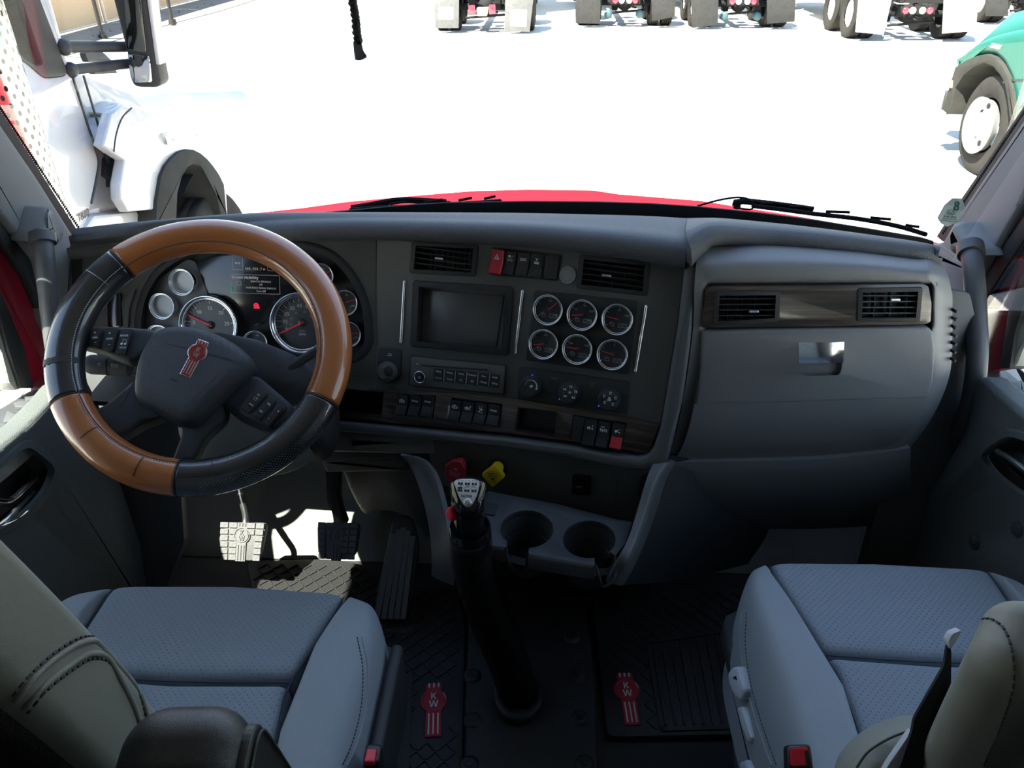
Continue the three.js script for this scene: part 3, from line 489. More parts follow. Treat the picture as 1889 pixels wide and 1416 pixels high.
// ---------- the cab shell ----------
const FLOOR = 1.15;
const FL = Frame.from(V(-0.93, 1.9, -1.3), V(1, 0, 0), V(0, 1, 0)), FR = Frame.from(V(0.93, 1.9, -1.3), V(-1, 0, 0), V(0, 1, 0));
const flat = (y) => Frame.from(V(0, y, -1), V(0, 1, 0), V(0, 0, -1));
// windshield surface: raked and slightly bowed
const wsz = (x, y) => -1.505 - 0.11 * (1 - ((x + 0.04) / 0.92) ** 2) + 0.45 * (y - 1.975);
function onWS(px, py, off = 0) { const d = ray(px, py); let t = 1.5; for (let k = 0; k < 30; k++) { const p = camera.position.clone().addScaledVector(d, t); t += (wsz(p.x, p.y) + off - p.z) / (d.z - 0.45 * d.y); } return camera.position.clone().addScaledVector(d, t); }
{
  struct(part('floor', rbox(2.0, 0.1, 2.36, 0.01, 1).translate(-0.03, FLOOR - 0.05, -0.26), M.floorpan));
  struct(part('ceiling', rbox(2.02, 0.06, 2.26, 0.02, 1).translate(-0.03, 2.96, -0.2), M.head));  // front edge runs past the windshield: unseen overhang added to block the sun
  // firewall: toe board, then the upright panel
  const fw = [[1.13, -1.42], [1.16, -1.455], [1.235, -1.65], [1.55, -1.71], [1.73, -1.72]];
  struct(part('wall_front', sheet(fw.map(([y, z]) => [-1.0, -0.6, -0.2, 0.2, 0.6, 0.95].map((x) => V(x, y, z))), 0.03), M.shroud));
  const wb = new THREE.Shape(); [[-1.03, FLOOR], [0.97, FLOOR], [0.97, 2.95], [-1.03, 2.95]].forEach(([x, y], i) => (i ? wb.lineTo(x, y) : wb.moveTo(x, y)));
  struct(part('wall_back', extrude(wb, 0.05).translate(0, 0, 0.9), M.inner));
  for (const [n, s, x] of [['left', -1, -1.0], ['right', 1, 0.94]]) {
    struct(part('wall_' + n, join([rbox(0.06, 1.8, 0.66, 0.02).translate(x, 2.05, -0.33), rbox(0.06, 1.8, 0.9, 0.02).translate(x, 2.05, 0.42), rbox(0.06, 0.42, 2.1, 0.02).translate(x, 2.76, -0.15)]), M.inner));  // unseen pillar and lowered header shaped to keep sun off seat and dash
    struct(part(s < 0 ? 'window_2' : 'window_3', rbox(0.006, 1.1, 1.25, 0.001, 1).translate(x + s * 0.01, 2.24, -0.97), M.side));
  }
  struct(part('trim_3', rbox(1.9, 0.1, 0.16, 0.03).translate(-0.03, 2.92, -1.06), M.head)); // header over the windshield
  // windshield with its black printed border
  const ys = [1.93, 2.1, 2.3, 2.5, 2.7, 2.92], xs = [-0.96, -0.7, -0.4, -0.04, 0.3, 0.6, 0.88];
  const ws = struct(part('window_1', sheet(fine(ys.map((y) => xs.map((x) => V(x, y, wsz(x, y)))), 24, 10)), M.wind));
  const top = [[470, 403], [560, 396], [640, 389], [700, 383], [760, 378], [830, 374], [975, 372], [1100, 373], [1200, 376], [1290, 382], [1400, 393], [1500, 406], [1600, 422], [1700, 439], [1722, 446]], bot = [[470, 409], [560, 409], [640, 409], [700, 409], [760, 409], [830, 409], [975, 410], [1100, 411], [1200, 414], [1290, 420], [1400, 430], [1500, 442], [1600, 455], [1700, 462], [1722, 462]];
  part('frit_band', sheet([top, bot].map((l) => l.map(([x, y]) => onWS(x, y, 0.012))), 0.003), M.dark, ws);
  // dotted edge of the black border
  const dots = []; for (let i = 0; i < 120; i++) { const t = i / 119, y = lerp(432, 200, t), x = lerp(1744, 1899, t) ; dots.push([x - 4 - (i % 2) * 2, y - 1]); }
  for (let i = 0; i < 120; i++) { const t = i / 119; dots.push([lerp(139, -8, t) + 5 + (i % 2) * 2, lerp(420, 195, t)]); }
  const dg = new THREE.CircleGeometry(0.0022, 6), dm = new THREE.InstancedMesh(dg, M.dark, dots.length), m4 = new THREE.Matrix4();
  dots.forEach(([x, y], i) => dm.setMatrixAt(i, m4.makeRotationX(-0.42).setPosition((x < 900 ? FL : FR).hit(x, y, 0.006))));
  dm.name = 'frit_dots'; dm.userData.kind = 'stuff'; ws.add(dm);

  // pillars: grey trim over a red painted frame
  const L = setting('trim_1'), Rr = setting('trim_2');
  slab('pillar_trim', FL, [[-420, -390], [-80, 105], [0, 222], [70, 325], [137, 432], [150, 470], [142, 560], [118, 640], [92, 590], [70, 480], [0, 392], [-80, 290], [-420, -200]], M.pillar, L, { depth: 0.05, bevel: 0.012, seg: 4, r: 0.01 });
  slab('glass_border', FL, [[-420, -420], [-80, 82], [0, 203], [70, 310], [142, 424], [150, 440], [130, 436], [70, 340], [-80, 120], [-420, -380]], M.dark, L, { depth: 0.004, bevel: 0, off: -0.004 });
  slab('painted_frame', FL, [[-420, -210], [-80, 280], [0, 390], [75, 485], [120, 590], [110, 720], [60, 712], [48, 650], [0, 540], [-80, 430], [-420, 0]], M.cabred, L, { depth: 0.02, bevel: 0.003, off: -0.03, uvoff: -0.03 });
  slab('door_seal', FL, [[-420, -215], [-80, 278], [0, 385], [62, 465], [92, 580], [84, 590], [50, 510], [0, 436], [-80, 330], [-420, -170]], M.trim, L, { depth: 0.02, bevel: 0.004, off: -0.014, uvoff: -0.014 });
  slab('pillar_trim', FR, [[2310, -390], [1960, 110], [1889, 215], [1845, 280], [1800, 345], [1760, 405], [1737, 445], [1690, 456], [1700, 480], [1715, 520], [1730, 560], [1776, 566], [1800, 515], [1809, 500], [1878, 380], [1960, 250], [2310, -200]], M.pillar, Rr, { depth: 0.05, bevel: 0.012, seg: 4, r: 0.01 });
  slab('glass_border', FR, [[2310, -420], [1960, 85], [1889, 196], [1845, 262], [1800, 328], [1756, 392], [1728, 436], [1740, 446], [1770, 405], [1889, 230], [1960, 125], [2310, -380]], M.dark, Rr, { depth: 0.004, bevel: 0, off: -0.004 });
  slab('door_seal', FR, [[2310, -215], [1960, 240], [1878, 372], [1809, 492], [1800, 520], [1780, 552], [1800, 570], [1811, 562], [1850, 500], [1889, 440], [1960, 330], [2310, -150]], M.trim, Rr, { depth: 0.02, bevel: 0.004, off: -0.014, uvoff: -0.014 });
  slab('painted_frame', FR, [[2310, -150], [1960, 320], [1889, 432], [1811, 550], [1800, 690], [1850, 680], [1862, 572], [1889, 495], [1960, 390], [2310, 0]], M.cabred, Rr, { depth: 0.02, bevel: 0.003, off: -0.03, uvoff: -0.03 });
}
// ---------- doors ----------
function door(n, F, s, d) {
  const t = setting('door_' + n), FI = Frame.from(V(s < 0 ? -0.885 : 0.865, 1.6, -1.2), V(-s, 0, 0), V(0, 1, 0)), top = flat(1.735);
  part('outer_panel', rbox(0.03, 1.2, 1.3, 0.01).translate(s < 0 ? -1.015 : 0.965, 1.1, -1.0), M.cabred, t);
  slab('window_frame', F, d.frame, M.trim, t, { depth: 0.03, bevel: 0.004, off: -0.022, uvoff: -0.022 });
  slab('inner_frame', F, d.inner, M.doortop, t, { depth: 0.03, bevel: 0.004, off: -0.03, uvoff: -0.03 });
  slab('ledge', top, d.ledge, M.doortop, t, { depth: 0.05, bevel: 0.014, seg: 4, r: 0.012 });
  const sp = slab('switch_panel', top, d.panel, M.switchplate, t, { depth: 0.02, bevel: 0.005, off: 0.008, r: 0.012 });
  d.switches.forEach((p, i) => slab('window_switch', top, p, M.bezel, sp, { depth: 0.012, bevel: 0.003, off: 0.017 - 0.002 * (i % 2), r: 0.004 }));
  slab('inner_panel', FI, d.skin, M.doorp, t, { depth: 0.04, bevel: 0.012, seg: 4, r: 0.02, holes: [{ px: d.recess, r: 0.03 }] });
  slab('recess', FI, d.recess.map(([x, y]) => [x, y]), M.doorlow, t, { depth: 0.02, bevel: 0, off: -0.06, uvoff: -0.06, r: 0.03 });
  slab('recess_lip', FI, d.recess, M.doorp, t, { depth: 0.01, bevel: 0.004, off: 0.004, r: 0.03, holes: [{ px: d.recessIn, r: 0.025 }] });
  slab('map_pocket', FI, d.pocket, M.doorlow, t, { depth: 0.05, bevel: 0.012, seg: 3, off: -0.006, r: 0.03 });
  d.handle(t, FI);
  return t;
}
door(1, FL, -1, {
  frame: [[-420, 0], [-80, 420], [0, 530], [48, 645], [64, 716], [40, 716], [18, 650], [0, 585], [-80, 470], [-420, 60]],
  inner: [[-420, 60], [-80, 468], [0, 580], [20, 650], [42, 716], [30, 720], [18, 706], [4, 650], [-80, 510], [-420, 100]],
  ledge: [[-60, 760], [0, 716], [30, 702], [60, 706], [118, 702], [104, 730], [56, 782], [0, 828], [-70, 880]],
  panel: [[-30, 765], [0, 752], [56, 718], [86, 716], [92, 724], [78, 745], [20, 793], [-30, 800]],
  switches: [[[68, 722], [84, 720], [86, 726], [72, 731]], [[44, 728], [64, 724], [68, 733], [46, 740]], [[24, 741], [40, 737], [62, 740], [48, 750], [28, 750]], [[12, 756], [42, 762], [30, 776], [4, 778]], [[-20, 780], [6, 778], [18, 786], [8, 794], [-20, 796]]],
  skin: [[-190, 960], [0, 828], [56, 782], [104, 732], [128, 700], [160, 760], [230, 900], [262, 1000], [285, 1150], [200, 1160], [-190, 1160]],
  recess: [[-70, 905], [0, 852], [44, 812], [64, 810], [106, 848], [116, 868], [96, 915], [54, 962], [-70, 1030]],
  recessIn: [[-60, 910], [0, 860], [45, 822], [60, 821], [98, 852], [106, 868], [90, 908], [48, 952], [-60, 1015]],
  pocket: [[-70, 1050], [0, 990], [60, 950], [88, 944], [205, 1000], [216, 1060], [222, 1160], [-70, 1160]],
  handle(t, F) {
    const g = part('pull_handle', capped([F.hit(-20, 918, -0.02), F.hit(18, 922, -0.012), F.hit(48, 897, -0.012), F.hit(79, 869, -0.03)], 0.006, 28, 8), M.chrome, t);
    part('pull_handle', capped([F.hit(-20, 990, -0.02), F.hit(20, 950, -0.012), F.hit(62, 908, -0.03)], 0.005, 20, 8), M.satin, t);
    slab('handle_cup', F, [[-20, 926], [20, 930], [76, 878], [64, 904], [10, 955], [-20, 975]], M.black, t, { depth: 0.02, bevel: 0.006, off: -0.022, uvoff: -0.022, r: 0.008 });
  },
});
door(2, FR, 1, {
  frame: [[2310, 0], [1960, 385], [1889, 490], [1859, 570], [1842, 680], [1862, 680], [1872, 610], [1889, 560], [1960, 440], [2310, 60]],
  inner: [[2310, 60], [1960, 435], [1889, 552], [1872, 605], [1860, 680], [1876, 672], [1889, 640], [1960, 490], [2310, 110]],
  ledge: [[1803, 672], [1811, 664], [1857, 664], [1874, 660], [1895, 682], [1970, 745], [1970, 840], [1889, 764], [1806, 690]],
  panel: [[1809, 686], [1818, 680], [1848, 678], [1860, 684], [1970, 775], [1970, 835], [1836, 712]],
  switches: [[[1866, 704], [1884, 700], [1900, 712], [1886, 722]], [[1886, 722], [1906, 716], [1922, 730], [1904, 742]]],
  skin: [[1806, 690], [1889, 764], [2090, 940], [2090, 1160], [1640, 1160], [1625, 1040], [1680, 945], [1740, 860], [1780, 790], [1796, 715]],
  recess: [[1796, 838], [1818, 812], [1854, 788], [1889, 797], [1970, 840], [1970, 985], [1889, 930], [1868, 917], [1825, 886], [1802, 853]],
  recessIn: [[1806, 838], [1822, 820], [1854, 798], [1887, 807], [1962, 848], [1962, 970], [1889, 920], [1868, 906], [1830, 877], [1811, 852]],
  pocket: [[1708, 966], [1839, 906], [1889, 942], [1970, 1000], [1970, 1160], [1690, 1160], [1697, 1040]],
  handle(t, F) {
    slab('handle_cup', F, [[1829, 836], [1842, 831], [1905, 876], [1950, 915], [1945, 945], [1895, 904]], M.black, t, { depth: 0.035, bevel: 0.01, seg: 3, off: -0.01, r: 0.008 });
    part('pull_handle', capped([F.hit(1840, 832, -0.006), F.hit(1866, 848, -0.004), F.hit(1889, 866, -0.004), F.hit(1950, 915, -0.006)], 0.005, 24, 8), M.satin, t);
    for (const [x, y] of [[1798, 1000], [1876, 976]]) part('panel_stud', lathe([[0, 0.006], [0.01, 0.005], [0.014, 0]], 14), M.doorlow, t, F.at(x, y, 0.002));
  },
});
// ---------- grab handles on the pillars ----------
function grab(label, F, cap, pts, r) {
  const p0 = F.hit(...pts[0]), t = thing('grab_handle', label, 'grab handle', p0);
  slab('mounting_cap', F, cap, M.pillar, t, { depth: 0.055, bevel: 0.02, seg: 5, off: 0.05, uvoff: 0.03, r: 0.02 });
  const P = pts.map((q) => F.hit(q[0], q[1], q[2]));
  part('collar', rod(P[0].clone().lerp(P[1], -0.12), P[0].clone().lerp(P[1], 0.28), r * 1.3, 20), M.bezel, t);
  part('bar', capped(P, r, 60, 18), M.bezel, t);
  part('foot', new THREE.SphereGeometry(r * 1.5, 16, 10), M.dark, t, new THREE.Matrix4().setPosition(P.at(-1)));
}
grab('grey padded grab handle on the left windshield pillar beside the steering wheel', FL, [[76, 372], [84, 400], [101, 440], [102, 452], [80, 440], [58, 448], [62, 420]], [[78, 436, 0.045], [83, 480, 0.055], [95, 590, 0.055], [108, 680, 0.05], [120, 740, 0.02]], 0.0175);
grab('charcoal grab handle curving down the right windshield pillar', FR, [[1778, 402], [1790, 425], [1810, 462], [1812, 474], [1790, 462], [1764, 472], [1760, 430]], [[1790, 458, 0.045], [1796, 500, 0.055], [1801, 580, 0.055], [1803, 650, 0.055], [1796, 720, 0.05], [1776, 790, 0.04], [1745, 850, 0.02]], 0.019);
// ---------- hood, cowl, wipers ----------
{
  const hz = -2.05, on = onZ(hz), crest = [[330, 424], [420, 405], [560, 390], [640, 379], [740, 370], [810, 364], [875, 359], [975, 356.5], [1095, 358], [1140, 365], [1290, 377], [1450, 402], [1600, 428], [1690, 446], [1800, 470]].map(([x, y]) => on(x, y));
  const row = (dz, dy, k = 1) => crest.map((p) => V((p.x + 0.04) * k - 0.04, p.y + dy, hz + dz));
  const h = tag(part('truck_hood', sheet([row(0.20, -0.02), row(0.1, -0.005), row(0, 0), row(-0.25, -0.16), row(-0.9, -0.42, 0.95), row(-1.3, -0.75, 0.9)], 0.01), mat([0.19, 0.004, 0.011], { roughness: 0.75, specularIntensity: 0.2 })), 'red hood of this truck, just showing as an arc beyond the windshield base', 'hood');
  const c = tag(part('cowl', sheet([[-1.545, 1.93], [-1.62, 1.935], [-1.69, 1.91], [-1.70, 1.87]].map(([z, y]) => [-0.98, -0.75, -0.5, -0.04, 0.42, 0.67, 0.9].map((x) => V(x, y - 0.10 * ((x + 0.04) / 0.94) ** 2, z + 0.09 * ((x + 0.04) / 0.94) ** 2 - 0.12))), 0.01), M.dark), 'black plastic cowl at the outer foot of the windshield', 'cowl');
  const pts = (l, off) => l.map(([x, y]) => onWS(x, y, off));
  const wiper = (label, arm, blade, pivot) => {
    const P = onWS(...pivot, -0.05), t = thing('windshield_wiper', label, 'wiper', P);
    const A = pts(arm, -0.05), B = pts(blade, -0.03);
    part('arm', sheet([A.map((p) => p.clone().add(V(0, 0.006, 0.004))), A.map((p) => p.clone().add(V(0, -0.006, -0.004)))], 0.006), M.wiper, t);
    part('blade', capped(B, 0.005, 40, 6), M.wiper, t);
    for (let i = 0; i + 1 < B.length; i++) part('yoke', rod(B[i].clone().lerp(B[i + 1], 0.3).add(V(0, 0.004, -0.012)), B[i].clone().lerp(B[i + 1], 0.8).add(V(0, 0.008, -0.012)), 0.003, 6), M.wiper, t);
    part('pivot', new THREE.CylinderGeometry(0.007, 0.008, 0.012, 14), M.wiper, t, new THREE.Matrix4().setPosition(P));
  };
  wiper('left windshield wiper parked low over the red hood', [[648, 386], [690, 379], [727, 372], [752, 371], [790, 373], [824, 375]], [[648, 387], [700, 383], [760, 381], [830, 377], [880, 374], [922, 371]], [826, 377]);
  wiper('right windshield wiper parked low, with washer hose at its near end', [[1352, 376], [1372, 373], [1420, 378], [1466, 384], [1500, 389]], [[1390, 380], [1440, 386], [1500, 394], [1587, 404], [1660, 418], [1707, 432]], [1360, 379]);
  tag(part('washer_hose', capped(pts([[1287, 380], [1310, 373], [1339, 366.5], [1364, 364], [1382, 368], [1390, 377], [1387, 385], [1376, 386], [1360, 383]], -0.02), 0.0022, 60, 6), M.wiper), 'thin black washer hose looping over the right wiper', 'hose');
  // inspection sticker on the glass
  const S = [[1742, 378], [1757, 365], [1775, 366], [1781, 384], [1768, 408], [1748, 418], [1736, 412], [1729, 402]], n = V(0, 0.45, 1).normalize(), FS = Frame.from(onWS(1755, 392, 0.012), n, V(0, 1, 0));
  const st = tag(slab('inspection_sticker', FS, S, mat([0.34, 0.4, 0.37], { roughness: 0.6 }), scene, { depth: 0.0008, bevel: 0, r: 0.002 }), 'pale octagonal inspection sticker printed with 8 in the lower right windshield corner', 'sticker');
  print('lettering', '8', 24, 24, (c, w, h) => { c.font = 'bold 25px sans-serif'; c.translate(w / 2, h / 2); c.fillText('8', 0, 1.5); }, 'green', st, FS.at(1765, 379, 0.0006, R(-4)), { res: 4, k: 0.92 });
  print('small_print', 'stk', 40, 34, (c, w, h) => { c.lineWidth = 0.8; c.beginPath(); c.arc(20, 14, 9, Math.PI, 0); c.stroke(); line(c, [12, 14], [16, 9], [20, 12], [24, 7], [28, 14]); c.font = 'bold 6px sans-serif'; c.fillText('ASM', 20, 14); c.fillText('H-M 2019', 20, 20); c.font = '3px sans-serif'; c.fillText('VEHICLE INSPECTION', 20, 25); c.fillText('VALID ONLY WHEN AFFIXED', 20, 29); }, 'green', st, FS.at(1753, 397, 0.0006, R(-6)), { k: 0.9 });
}
// ---------- strap hanging from the header ----------
{
  const P = [[648, -150], [650, 0], [655, 30], [658, 60], [661, 78]].map(([x, y]) => atD(x, y, 0.95)), t = thing('hanging_strap', 'short black braided strap hanging in front of the windshield', 'strap', P[0]);
  P.unshift(V(P[0].x, 2.9, P[0].z - 0.02));
  const c = new THREE.CatmullRomCurve3(P), tw = [0, 1, 2].map((k) => { const l = []; for (let i = 0; i <= 60; i++) { const p = c.getPoint(i / 60), a = i * 0.75 + k * 2.1; l.push(p.add(V(Math.cos(a) * 0.003, 0, Math.sin(a) * 0.003))); } return l; });
  tw.forEach((l) => part('strand', tube(l, 0.0033, 120, 6), M.beltweb, t));
  part('loose_end', sheet(fine([[[656, 76], [661, 75], [667, 78]], [[656, 92], [663, 90], [671, 94]], [[658, 108], [666, 109], [677, 103]]].map((r) => r.map(([x, y], i) => atD(x, y, 0.95 + (i - 1) * 0.004))), 8, 8), 0.004), M.beltweb, t);
}

// ---------- dashboard ----------
const B = Frame.lean(atD(1065, 640, 1.43), 16, 20), A = Frame.lean(B.hit(700, 600), 2, 20), Cf = Frame.lean(B.hit(1268, 600, 0.008), -3, 9);
const dash = thing('dashboard', 'charcoal and grey truck dashboard with gauges, switches and wood grain trim', 'dashboard', V(-0.03, FLOOR + 0.45, -1.45));
const net = (F, rows, nu, nv, thick) => sheet(fine(rows.map((r) => r.map(([x, y, o]) => F.hit(x, y, o))), nu, nv), thick);
const bil = (q) => (s, t) => { const l = (a, b, k) => [a[0] + (b[0] - a[0]) * k, a[1] + (b[1] - a[1]) * k]; return l(l(q[0], q[1], s), l(q[3], q[2], s), t); };
const scaleQ = (q, k, kt = k) => { const b = bil(q), a = (1 - k) / 2, c = (1 - kt) / 2; return [b(a, c), b(1 - a, c), b(1 - a, 1 - c), b(a, 1 - c)]; };
const z5 = (l) => l.map(([x, y]) => [640 + x * 0.3282, 420 + y * 0.3281]), z6 = (l) => l.map(([x, y]) => [680 + x * 0.1482, 630 + y * 0.1482]), z7 = (l) => l.map(([x, y]) => [930 + x * 0.1694, 660 + y * 0.1694]), zg = (l) => l.map(([x, y]) => [1200 + x * 0.3955, 400 + y * 0.3955]);
{
  part('core', rbox(1.62, 0.3, 0.10, 0.02).translate(-0.03, 1.82, -1.56), M.dark, dash);
  // instrument faces
  const cl = [[245, 600], [255, 545], [285, 495], [340, 460], [420, 445], [500, 440], [568, 446], [618, 466], [657, 509], [680, 558], [687, 608], [685, 640], [667, 663], [640, 672], [500, 676], [300, 664], [250, 640]];
  slab('instrument_panel', A, [[150, 464], [300, 440], [500, 427], [694, 430], [694, 722], [600, 716], [420, 700], [210, 690], [165, 640], [150, 540]], M.face, dash, { depth: 0.05, bevel: 0.004, r: 0.01, holes: [{ px: cl, smooth: true }] });
  slab('dash_end', A, [[128, 455], [160, 455], [160, 640], [140, 640]], M.dark, dash, { depth: 0.16, off: -0.004, uvoff: -0.004, r: 0.01 });
  slab('cluster_surround', A, cl, M.dark, dash, { depth: 0.03, bevel: 0.006, seg: 3, off: 0.006, smooth: true, holes: [{ px: cl.map(([x, y]) => [466 + (x - 466) * 0.955, 566 + (y - 566) * 0.94]), smooth: true }] });
  slab('cluster_floor', A, cl, M.dark, dash, { depth: 0.012, bevel: 0, off: -0.03, uvoff: -0.03, smooth: true });
  slab('gauge_plate', A, [[262, 640], [262, 570], [290, 515], [345, 478], [360, 482], [382, 540], [400, 590], [380, 665]], M.satin, dash, { depth: 0.004, bevel: 0.001, off: -0.024, uvoff: -0.024, r: 0.006 }).material = mat([0.2, 0.21, 0.215], { roughness: 0.5 });
  const disp = slab('display_glass', A, [[360, 484], [420, 462], [520, 458], [585, 480], [585, 560], [470, 600], [395, 560], [382, 540]], M.gloss, dash, { depth: 0.004, bevel: 0.001, off: -0.02, uvoff: -0.02, r: 0.004 });
  // the message screen
  const onA = (x, y, o = -0.0192) => A.at(x, y, o);
  print('screen_frame', 'msg', 92, 36, (c, w, h) => { c.lineWidth = 0.7; c.strokeStyle = '#aaa'; c.strokeRect(1.5, 1.5, w - 3, h - 3); c.strokeRect(12, 14, 8, 6); c.textAlign = 'left'; c.font = 'bold 6.4px sans-serif'; c.fillText('Screen Visibility', 3, 6.5); c.textAlign = 'center'; c.font = '4.6px sans-serif'; c.fillText('Select to Minimize', 56, 13); c.fillText('OR', 56, 18.6); c.fillText('Hold BACK Button 2secs to', 56, 24.4); c.fillText('Turn Off', 56, 30.4); }, 'lit', disp, onA(471, 524), { k: 1.14, res: 5 });
  print('screen_text', 'odo', 92, 28, (c, w, h) => { c.lineWidth = 0.7; c.strokeStyle = '#999'; c.strokeRect(1.5, -4, 20, 28); c.strokeRect(72, -4, 40, 28); c.font = 'bold 5.4px sans-serif'; c.fillText('84°F', 11, 11); c.font = '6.4px monospace'; c.fillText('688,959.7', 43, 21); c.font = 'bold 4px sans-serif'; c.fillText('Mi', 64.5, 21.5); }, 'lit', disp, onA(470, 489), { k: 1.02, res: 5 });
  print('screen_dot', 'half', 6, 12, (c, w, h) => { c.beginPath(); c.arc(0, 6, 5.6, -1.57, 1.57); c.fill(); }, 'litteal', disp, onA(428, 532));
  print('warning_light', 'warn', 15, 14, (c, w, h) => { c.beginPath(); c.arc(7, 6.5, 5.6, 0, 7); c.fill(); c.fillRect(7, 8.5, 7, 4); c.fillRect(1.5, 11, 3, 2); c.globalCompositeOperation = 'destination-out'; c.lineWidth = 1.1; c.beginPath(); c.arc(7, 6.5, 3, 0.5, 6); c.stroke(); }, 'litred', disp, onA(473, 564));
  // instruments
  const bez = {}, gz = -0.011;
  const bezel = (r) => bez[r] ??= lathe([[r * 0.8, -0.006], [r * 0.815, 0.002], [r * 0.86, 0.0035], [r * 0.875, 0.002], [r * 0.89, 0.0055], [r * 0.94, 0.0075], [r * 0.985, 0.006], [r, -0.004]], 44);
  const gauge = (F, x, y, r, off, { needle, len = 0.72, dial, mm, face = M.dial, depth = 0.006, nm = 'gauge', label } = {}) => {
    const g = part(nm, bezel(r), M.chrome, dash, F.at(x, y, off), label), d = part('dial', lathe([[0, -depth], [r * 0.88, -depth], [r * 0.885, -depth - 0.004]], 36), face, g, F.at(x, y, off));
    const base = F.at(x, y, off);
    if (dial) print('dial_marks', dial[0], mm, mm, dial[1], dial[2] ?? 'dim', d, lift(base, 0, 0, -depth + 0.0006), { k: r * 2 * 0.86 * 1000 / mm, res: Math.min(4, 4 * r * 2000 / mm) });
    if (needle !== undefined) { const a = R(needle), L = r * len; part('needle', rbox(L, r * 0.055, 0.0016, 0.0005, 1).translate(L * 0.42, 0, 0), M.needle, g, lift(base, 0, 0, -depth + 0.004, a)); part('needle_hub', lathe([[0, 0.004], [r * 0.12, 0.003], [r * 0.14, 0]], 16), M.black, g, lift(base, 0, 0, -depth + 0.001)); }
    return g;
  };
  const ticks = (n, a0, a1, major, nums, extra) => (c, w) => { const m = w / 2; c.translate(m, m); for (let i = 0; i <= n; i++) { const a = R(lerp(a0, a1, i / n)), M_ = i % major === 0; c.lineWidth = w * (M_ ? 0.018 : 0.009); line(c, [Math.cos(a) * m * 0.94, -Math.sin(a) * m * 0.94], [Math.cos(a) * m * (M_ ? 0.8 : 0.86), -Math.sin(a) * m * (M_ ? 0.8 : 0.86)]); if (M_ && nums) { c.font = 'bold ' + w * 0.095 + 'px sans-serif'; c.fillText(nums[i / major] ?? '', Math.cos(a) * m * 0.64, -Math.sin(a) * m * 0.64); } } extra?.(c, m, w); };
  const ra = (px) => px / 1420 * 1.53;
  gauge(A, 337, 520, ra(25.8), gz, { face: M.blank, depth: 0.01, nm: 'blank_gauge', label: 'blank round gauge, sky reflection painted pale on its face' });
  gauge(A, 300.5, 564, ra(25.8), gz, { face: M.blank, depth: 0.01, nm: 'blank_gauge', label: 'blank round gauge, sky reflection painted pale on its face' });
  gauge(A, 294, 622, ra(25.8), gz, { face: M.blank, depth: 0.01, nm: 'blank_gauge', label: 'blank round gauge, sky reflection painted pale on its face' });
  gauge(A, 385.5, 600, ra(59), gz, { needle: 157, len: 0.85, mm: 100, depth: 0.008, face: mat([0.12, 0.13, 0.135], { roughness: 0.45 }), dial: ['tach', ticks(30, 215, -35, 5, ['0', '5', '10', '15', '20', '25', '30'], (c, m, w) => { c.font = 'bold ' + w * 0.05 + 'px sans-serif'; c.fillText('RPM', 0, m * 0.45); c.fillText('x 100', 0, m * 0.55); }), 'white'], nm: 'tachometer' });
  gauge(A, 555, 596, ra(60), gz, { needle: 207, len: 0.85, mm: 100, depth: 0.008, dial: ['speedo', ticks(34, 205, -25, 2, ['5', '', '15', '', '25', '', '35', '', '45', '', '55', '', '65', '', '75', '', '85'], (c, m, w) => { c.font = 'bold ' + w * 0.06 + 'px sans-serif'; c.fillText('MPH', 0, m * 0.42); c.font = w * 0.045 + 'px sans-serif'; c.fillText('km/h', 0, m * 0.3); for (const [a, t] of [[190, '20'], [160, '40'], [120, '60'], [75, '80'], [35, '100']]) c.fillText(t, Math.cos(R(a)) * m * 0.42, -Math.sin(R(a)) * m * 0.42); }), 'dim'], nm: 'speedometer' });
  const sm = (k, nums) => ['small' + k, ticks(8, 205, -25, 2, nums ?? ['0', '', '100', '', '200'], (c, m, w) => { c.lineWidth = w * 0.02; c.strokeRect(-m * 0.45, m * 0.3, m * 0.22, m * 0.2); line(c, [-m * 0.4, m * 0.3], [-m * 0.4, m * 0.2]); c.font = w * 0.08 + 'px sans-serif'; c.fillText('PSI', m * 0.35, m * 0.4); }), 'dim'];
  gauge(A, 472.6, 632, ra(24.7), gz, { needle: 150, mm: 44, dial: sm('a') });
  gauge(A, 593, 509, ra(25), gz, { needle: 30, mm: 44, dial: sm('a') });
  const g2 = gauge(A, 637.7, 558, ra(25), gz, { needle: 200 - 180, mm: 44, dial: sm('a') });
  print('fluid_light', 'dotg', 10, 10, (c) => { c.beginPath(); c.arc(5, 5, 4, 0, 7); c.fill(); }, 'green', g2, A.at(645, 571, gz - 0.004));
  gauge(A, 644, 616, ra(25), gz, { needle: 8, mm: 44, dial: sm('b', ['C', '', '', '', 'H']) });

  // headlamp switch plate left of the cluster
  const lp = slab('switch_plate', A, [[197, 545], [222, 540], [224, 602], [198, 606]], M.gloss, dash, { depth: 0.01, bevel: 0.002, off: 0.006, r: 0.004 });
  slab('side_trim', A, [[223, 556], [250, 532], [238, 570], [236, 604], [226, 604]], M.blank, dash, { depth: 0.01, bevel: 0.002, off: 0.005, r: 0.003 }).material = M.bezel;

  // ----- centre stack -----
  const stack = slab('centre_stack', B, [[690, 430], [1000, 448], [1266, 478], [1250, 600], [1219, 790], [1100, 768], [950, 741], [690, 720]], M.face, dash, { depth: 0.05, bevel: 0.003, r: 0.006, holes: [{ px: z5([[362, 75], [740, 95], [722, 275], [345, 255]]), r: 0.006 }, { px: z5([[1305, 150], [1705, 190], [1690, 385], [1285, 340]]), r: 0.006 }, { px: z5([[395, 318], [905, 352], [878, 697], [382, 648]]), r: 0.006 }] });
